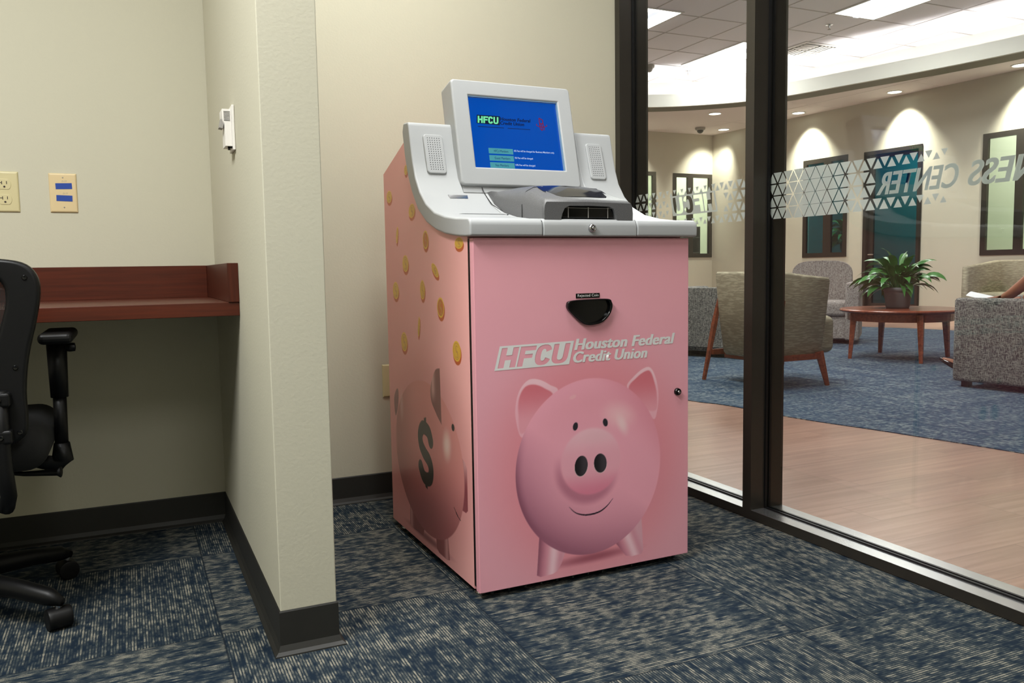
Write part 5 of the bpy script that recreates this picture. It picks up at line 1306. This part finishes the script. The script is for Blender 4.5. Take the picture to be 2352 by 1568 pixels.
skin('dress', [(0, -.02, .52), (0, -.08, .66), (0, -.13, .82), (0, -.13, .92), (-.12, -.12, .95), (.12, -.12, .95), (-.10, .02, .50), (-.11, .44, .50), (.10, .02, .50), (.11, .44, .50)], [(0, 1), (1, 2), (2, 3), (3, 4), (3, 5), (0, 6), (6, 7), (0, 8), (8, 9)],
     [(.165, .125), (.145, .11), (.165, .115), (.145, .10), .055, .055, .10, .078, .10, .078], M['dress'], person)
for sx, k_ in ((-1, 12), (1, 16)):
    w_ = Vector(Vv[k_]); vs = [tuple(w_), tuple(w_+Vector((0, .05, -.004)))]; es = [(0, 1)]; rs = [(.026, .015), (.036, .014)]
    for fi, (ox, ln) in enumerate(((-.027, .060), (-.009, .070), (.009, .066), (.026, .050))):
        a = len(vs); vs += [tuple(w_+Vector((ox, .07, -.006))), tuple(w_+Vector((ox*1.1, .07+ln*.5, -.012))), tuple(w_+Vector((ox*1.1, .07+ln, -.028)))]; es += [(1, a), (a, a+1), (a+1, a+2)]; rs += [.010, .0085, .0075]
    a = len(vs); vs += [tuple(w_+Vector((-sx*.035, .03, -.004))), tuple(w_+Vector((-sx*.052, .065, -.012)))]; es += [(0, a), (a, a+1)]; rs += [.011, .009]
    skin('hand', vs, es, rs, M['skin'], person, 1)
for (fx, fy, fz, fp) in ((-.115, .53, .115, 30), (.12, .44, .06, 0)):
    d = Vector((-.25 if fx < 0 else .1, 1, 0)).normalized(); c = Vector((fx, fy, fz))
    skin('foot', [tuple(c+Vector((0, 0, .04))), tuple(c+Vector((0, -.03, -.02))), tuple(c+d*.07+Vector((0, 0, -.015+.07*sin(radians(fp))))), tuple(c+d*.15+Vector((0, 0, -.032+.15*sin(radians(fp)))))], [(0, 1), (1, 2), (2, 3)], [.030, .028, (.034, .026), (.032, .016)], M['skin'], person, 1)
    b = B(); pts_o = [(-.030, -.055), (-.036, .0), (-.040, .10), (-.034, .16), (0, .195), (.034, .16), (.040, .10), (.036, 0), (.030, -.055)]
    rz_ = atan2(-d.x, d.y); mx_ = Matrix.Translation(c+Vector((0, 0, -.058))) @ Matrix.Rotation(rz_, 4, 'Z') @ Matrix.Rotation(radians(fp), 4, 'X')
    extrude_poly(b, pts_o, 0, .012, 'z', mx_); sho = obj('shoe', b, M['gloss_black'], person, bevel=.004)
    b = B()
    rws = []
    for (yy, hw, zt_) in ((.075, .041, .042), (.11, .040, .036), (.15, .034, .028), (.19, .012, .014)):
        rws.append([b.verts.new(mx_ @ Vector((hw*cos(pi*k_/8), yy, .008+zt_*sin(pi*k_/8)))) for k_ in range(9)])
    for r1, r2 in zip(rws, rws[1:]):
        for k_ in range(8): b.faces.new((r1[k_], r1[k_+1], r2[k_+1], r2[k_]))
    obj('shoe_toe', b, M['gloss_black'], sho, smooth=True)
    b = B(); rws = []
    for (yy, hw, zt_) in ((-.052, .026, .040), (-.03, .033, .046), (.0, .036, .030)):
        rws.append([b.verts.new(mx_ @ Vector((x_*hw, yy if abs(x_) < 1.01 else yy, z_))) for x_, z_ in ((-1, .0), (-1.02, zt_), (1.02, zt_), (1, 0))])
    b.faces.new(rws[0])
    for r1, r2 in zip(rws, rws[1:]): b.faces.new((r1[0], r1[1], r2[1], r2[0])); b.faces.new((r1[2], r1[3], r2[3], r2[2]))
    obj('shoe_heel_cup', b, M['gloss_black'], sho)
    b = B(); tube(b, [mx_ @ Vector((.036*cos(pi*k_/8), .012, .02+.062*sin(pi*k_/8))) for k_ in range(9)], .0045, 6); obj('ankle_strap', b, M['gloss_black'], sho)
b = B(); bmesh.ops.create_grid(b, x_segments=8, y_segments=6, size=.5); 
for v in b.verts: v.co = Vector((v.co.x*.13, v.co.y*.17, .035*cos(v.co.x*3.0)))
pa = obj('paper', b, M['paper'], smooth=True); pa.location = (5.47, 3.92, .598); pa.rotation_euler = (radians(12), radians(4), radians(10)); tag(pa, 'white paper on the seated person\'s lap', 'paper')
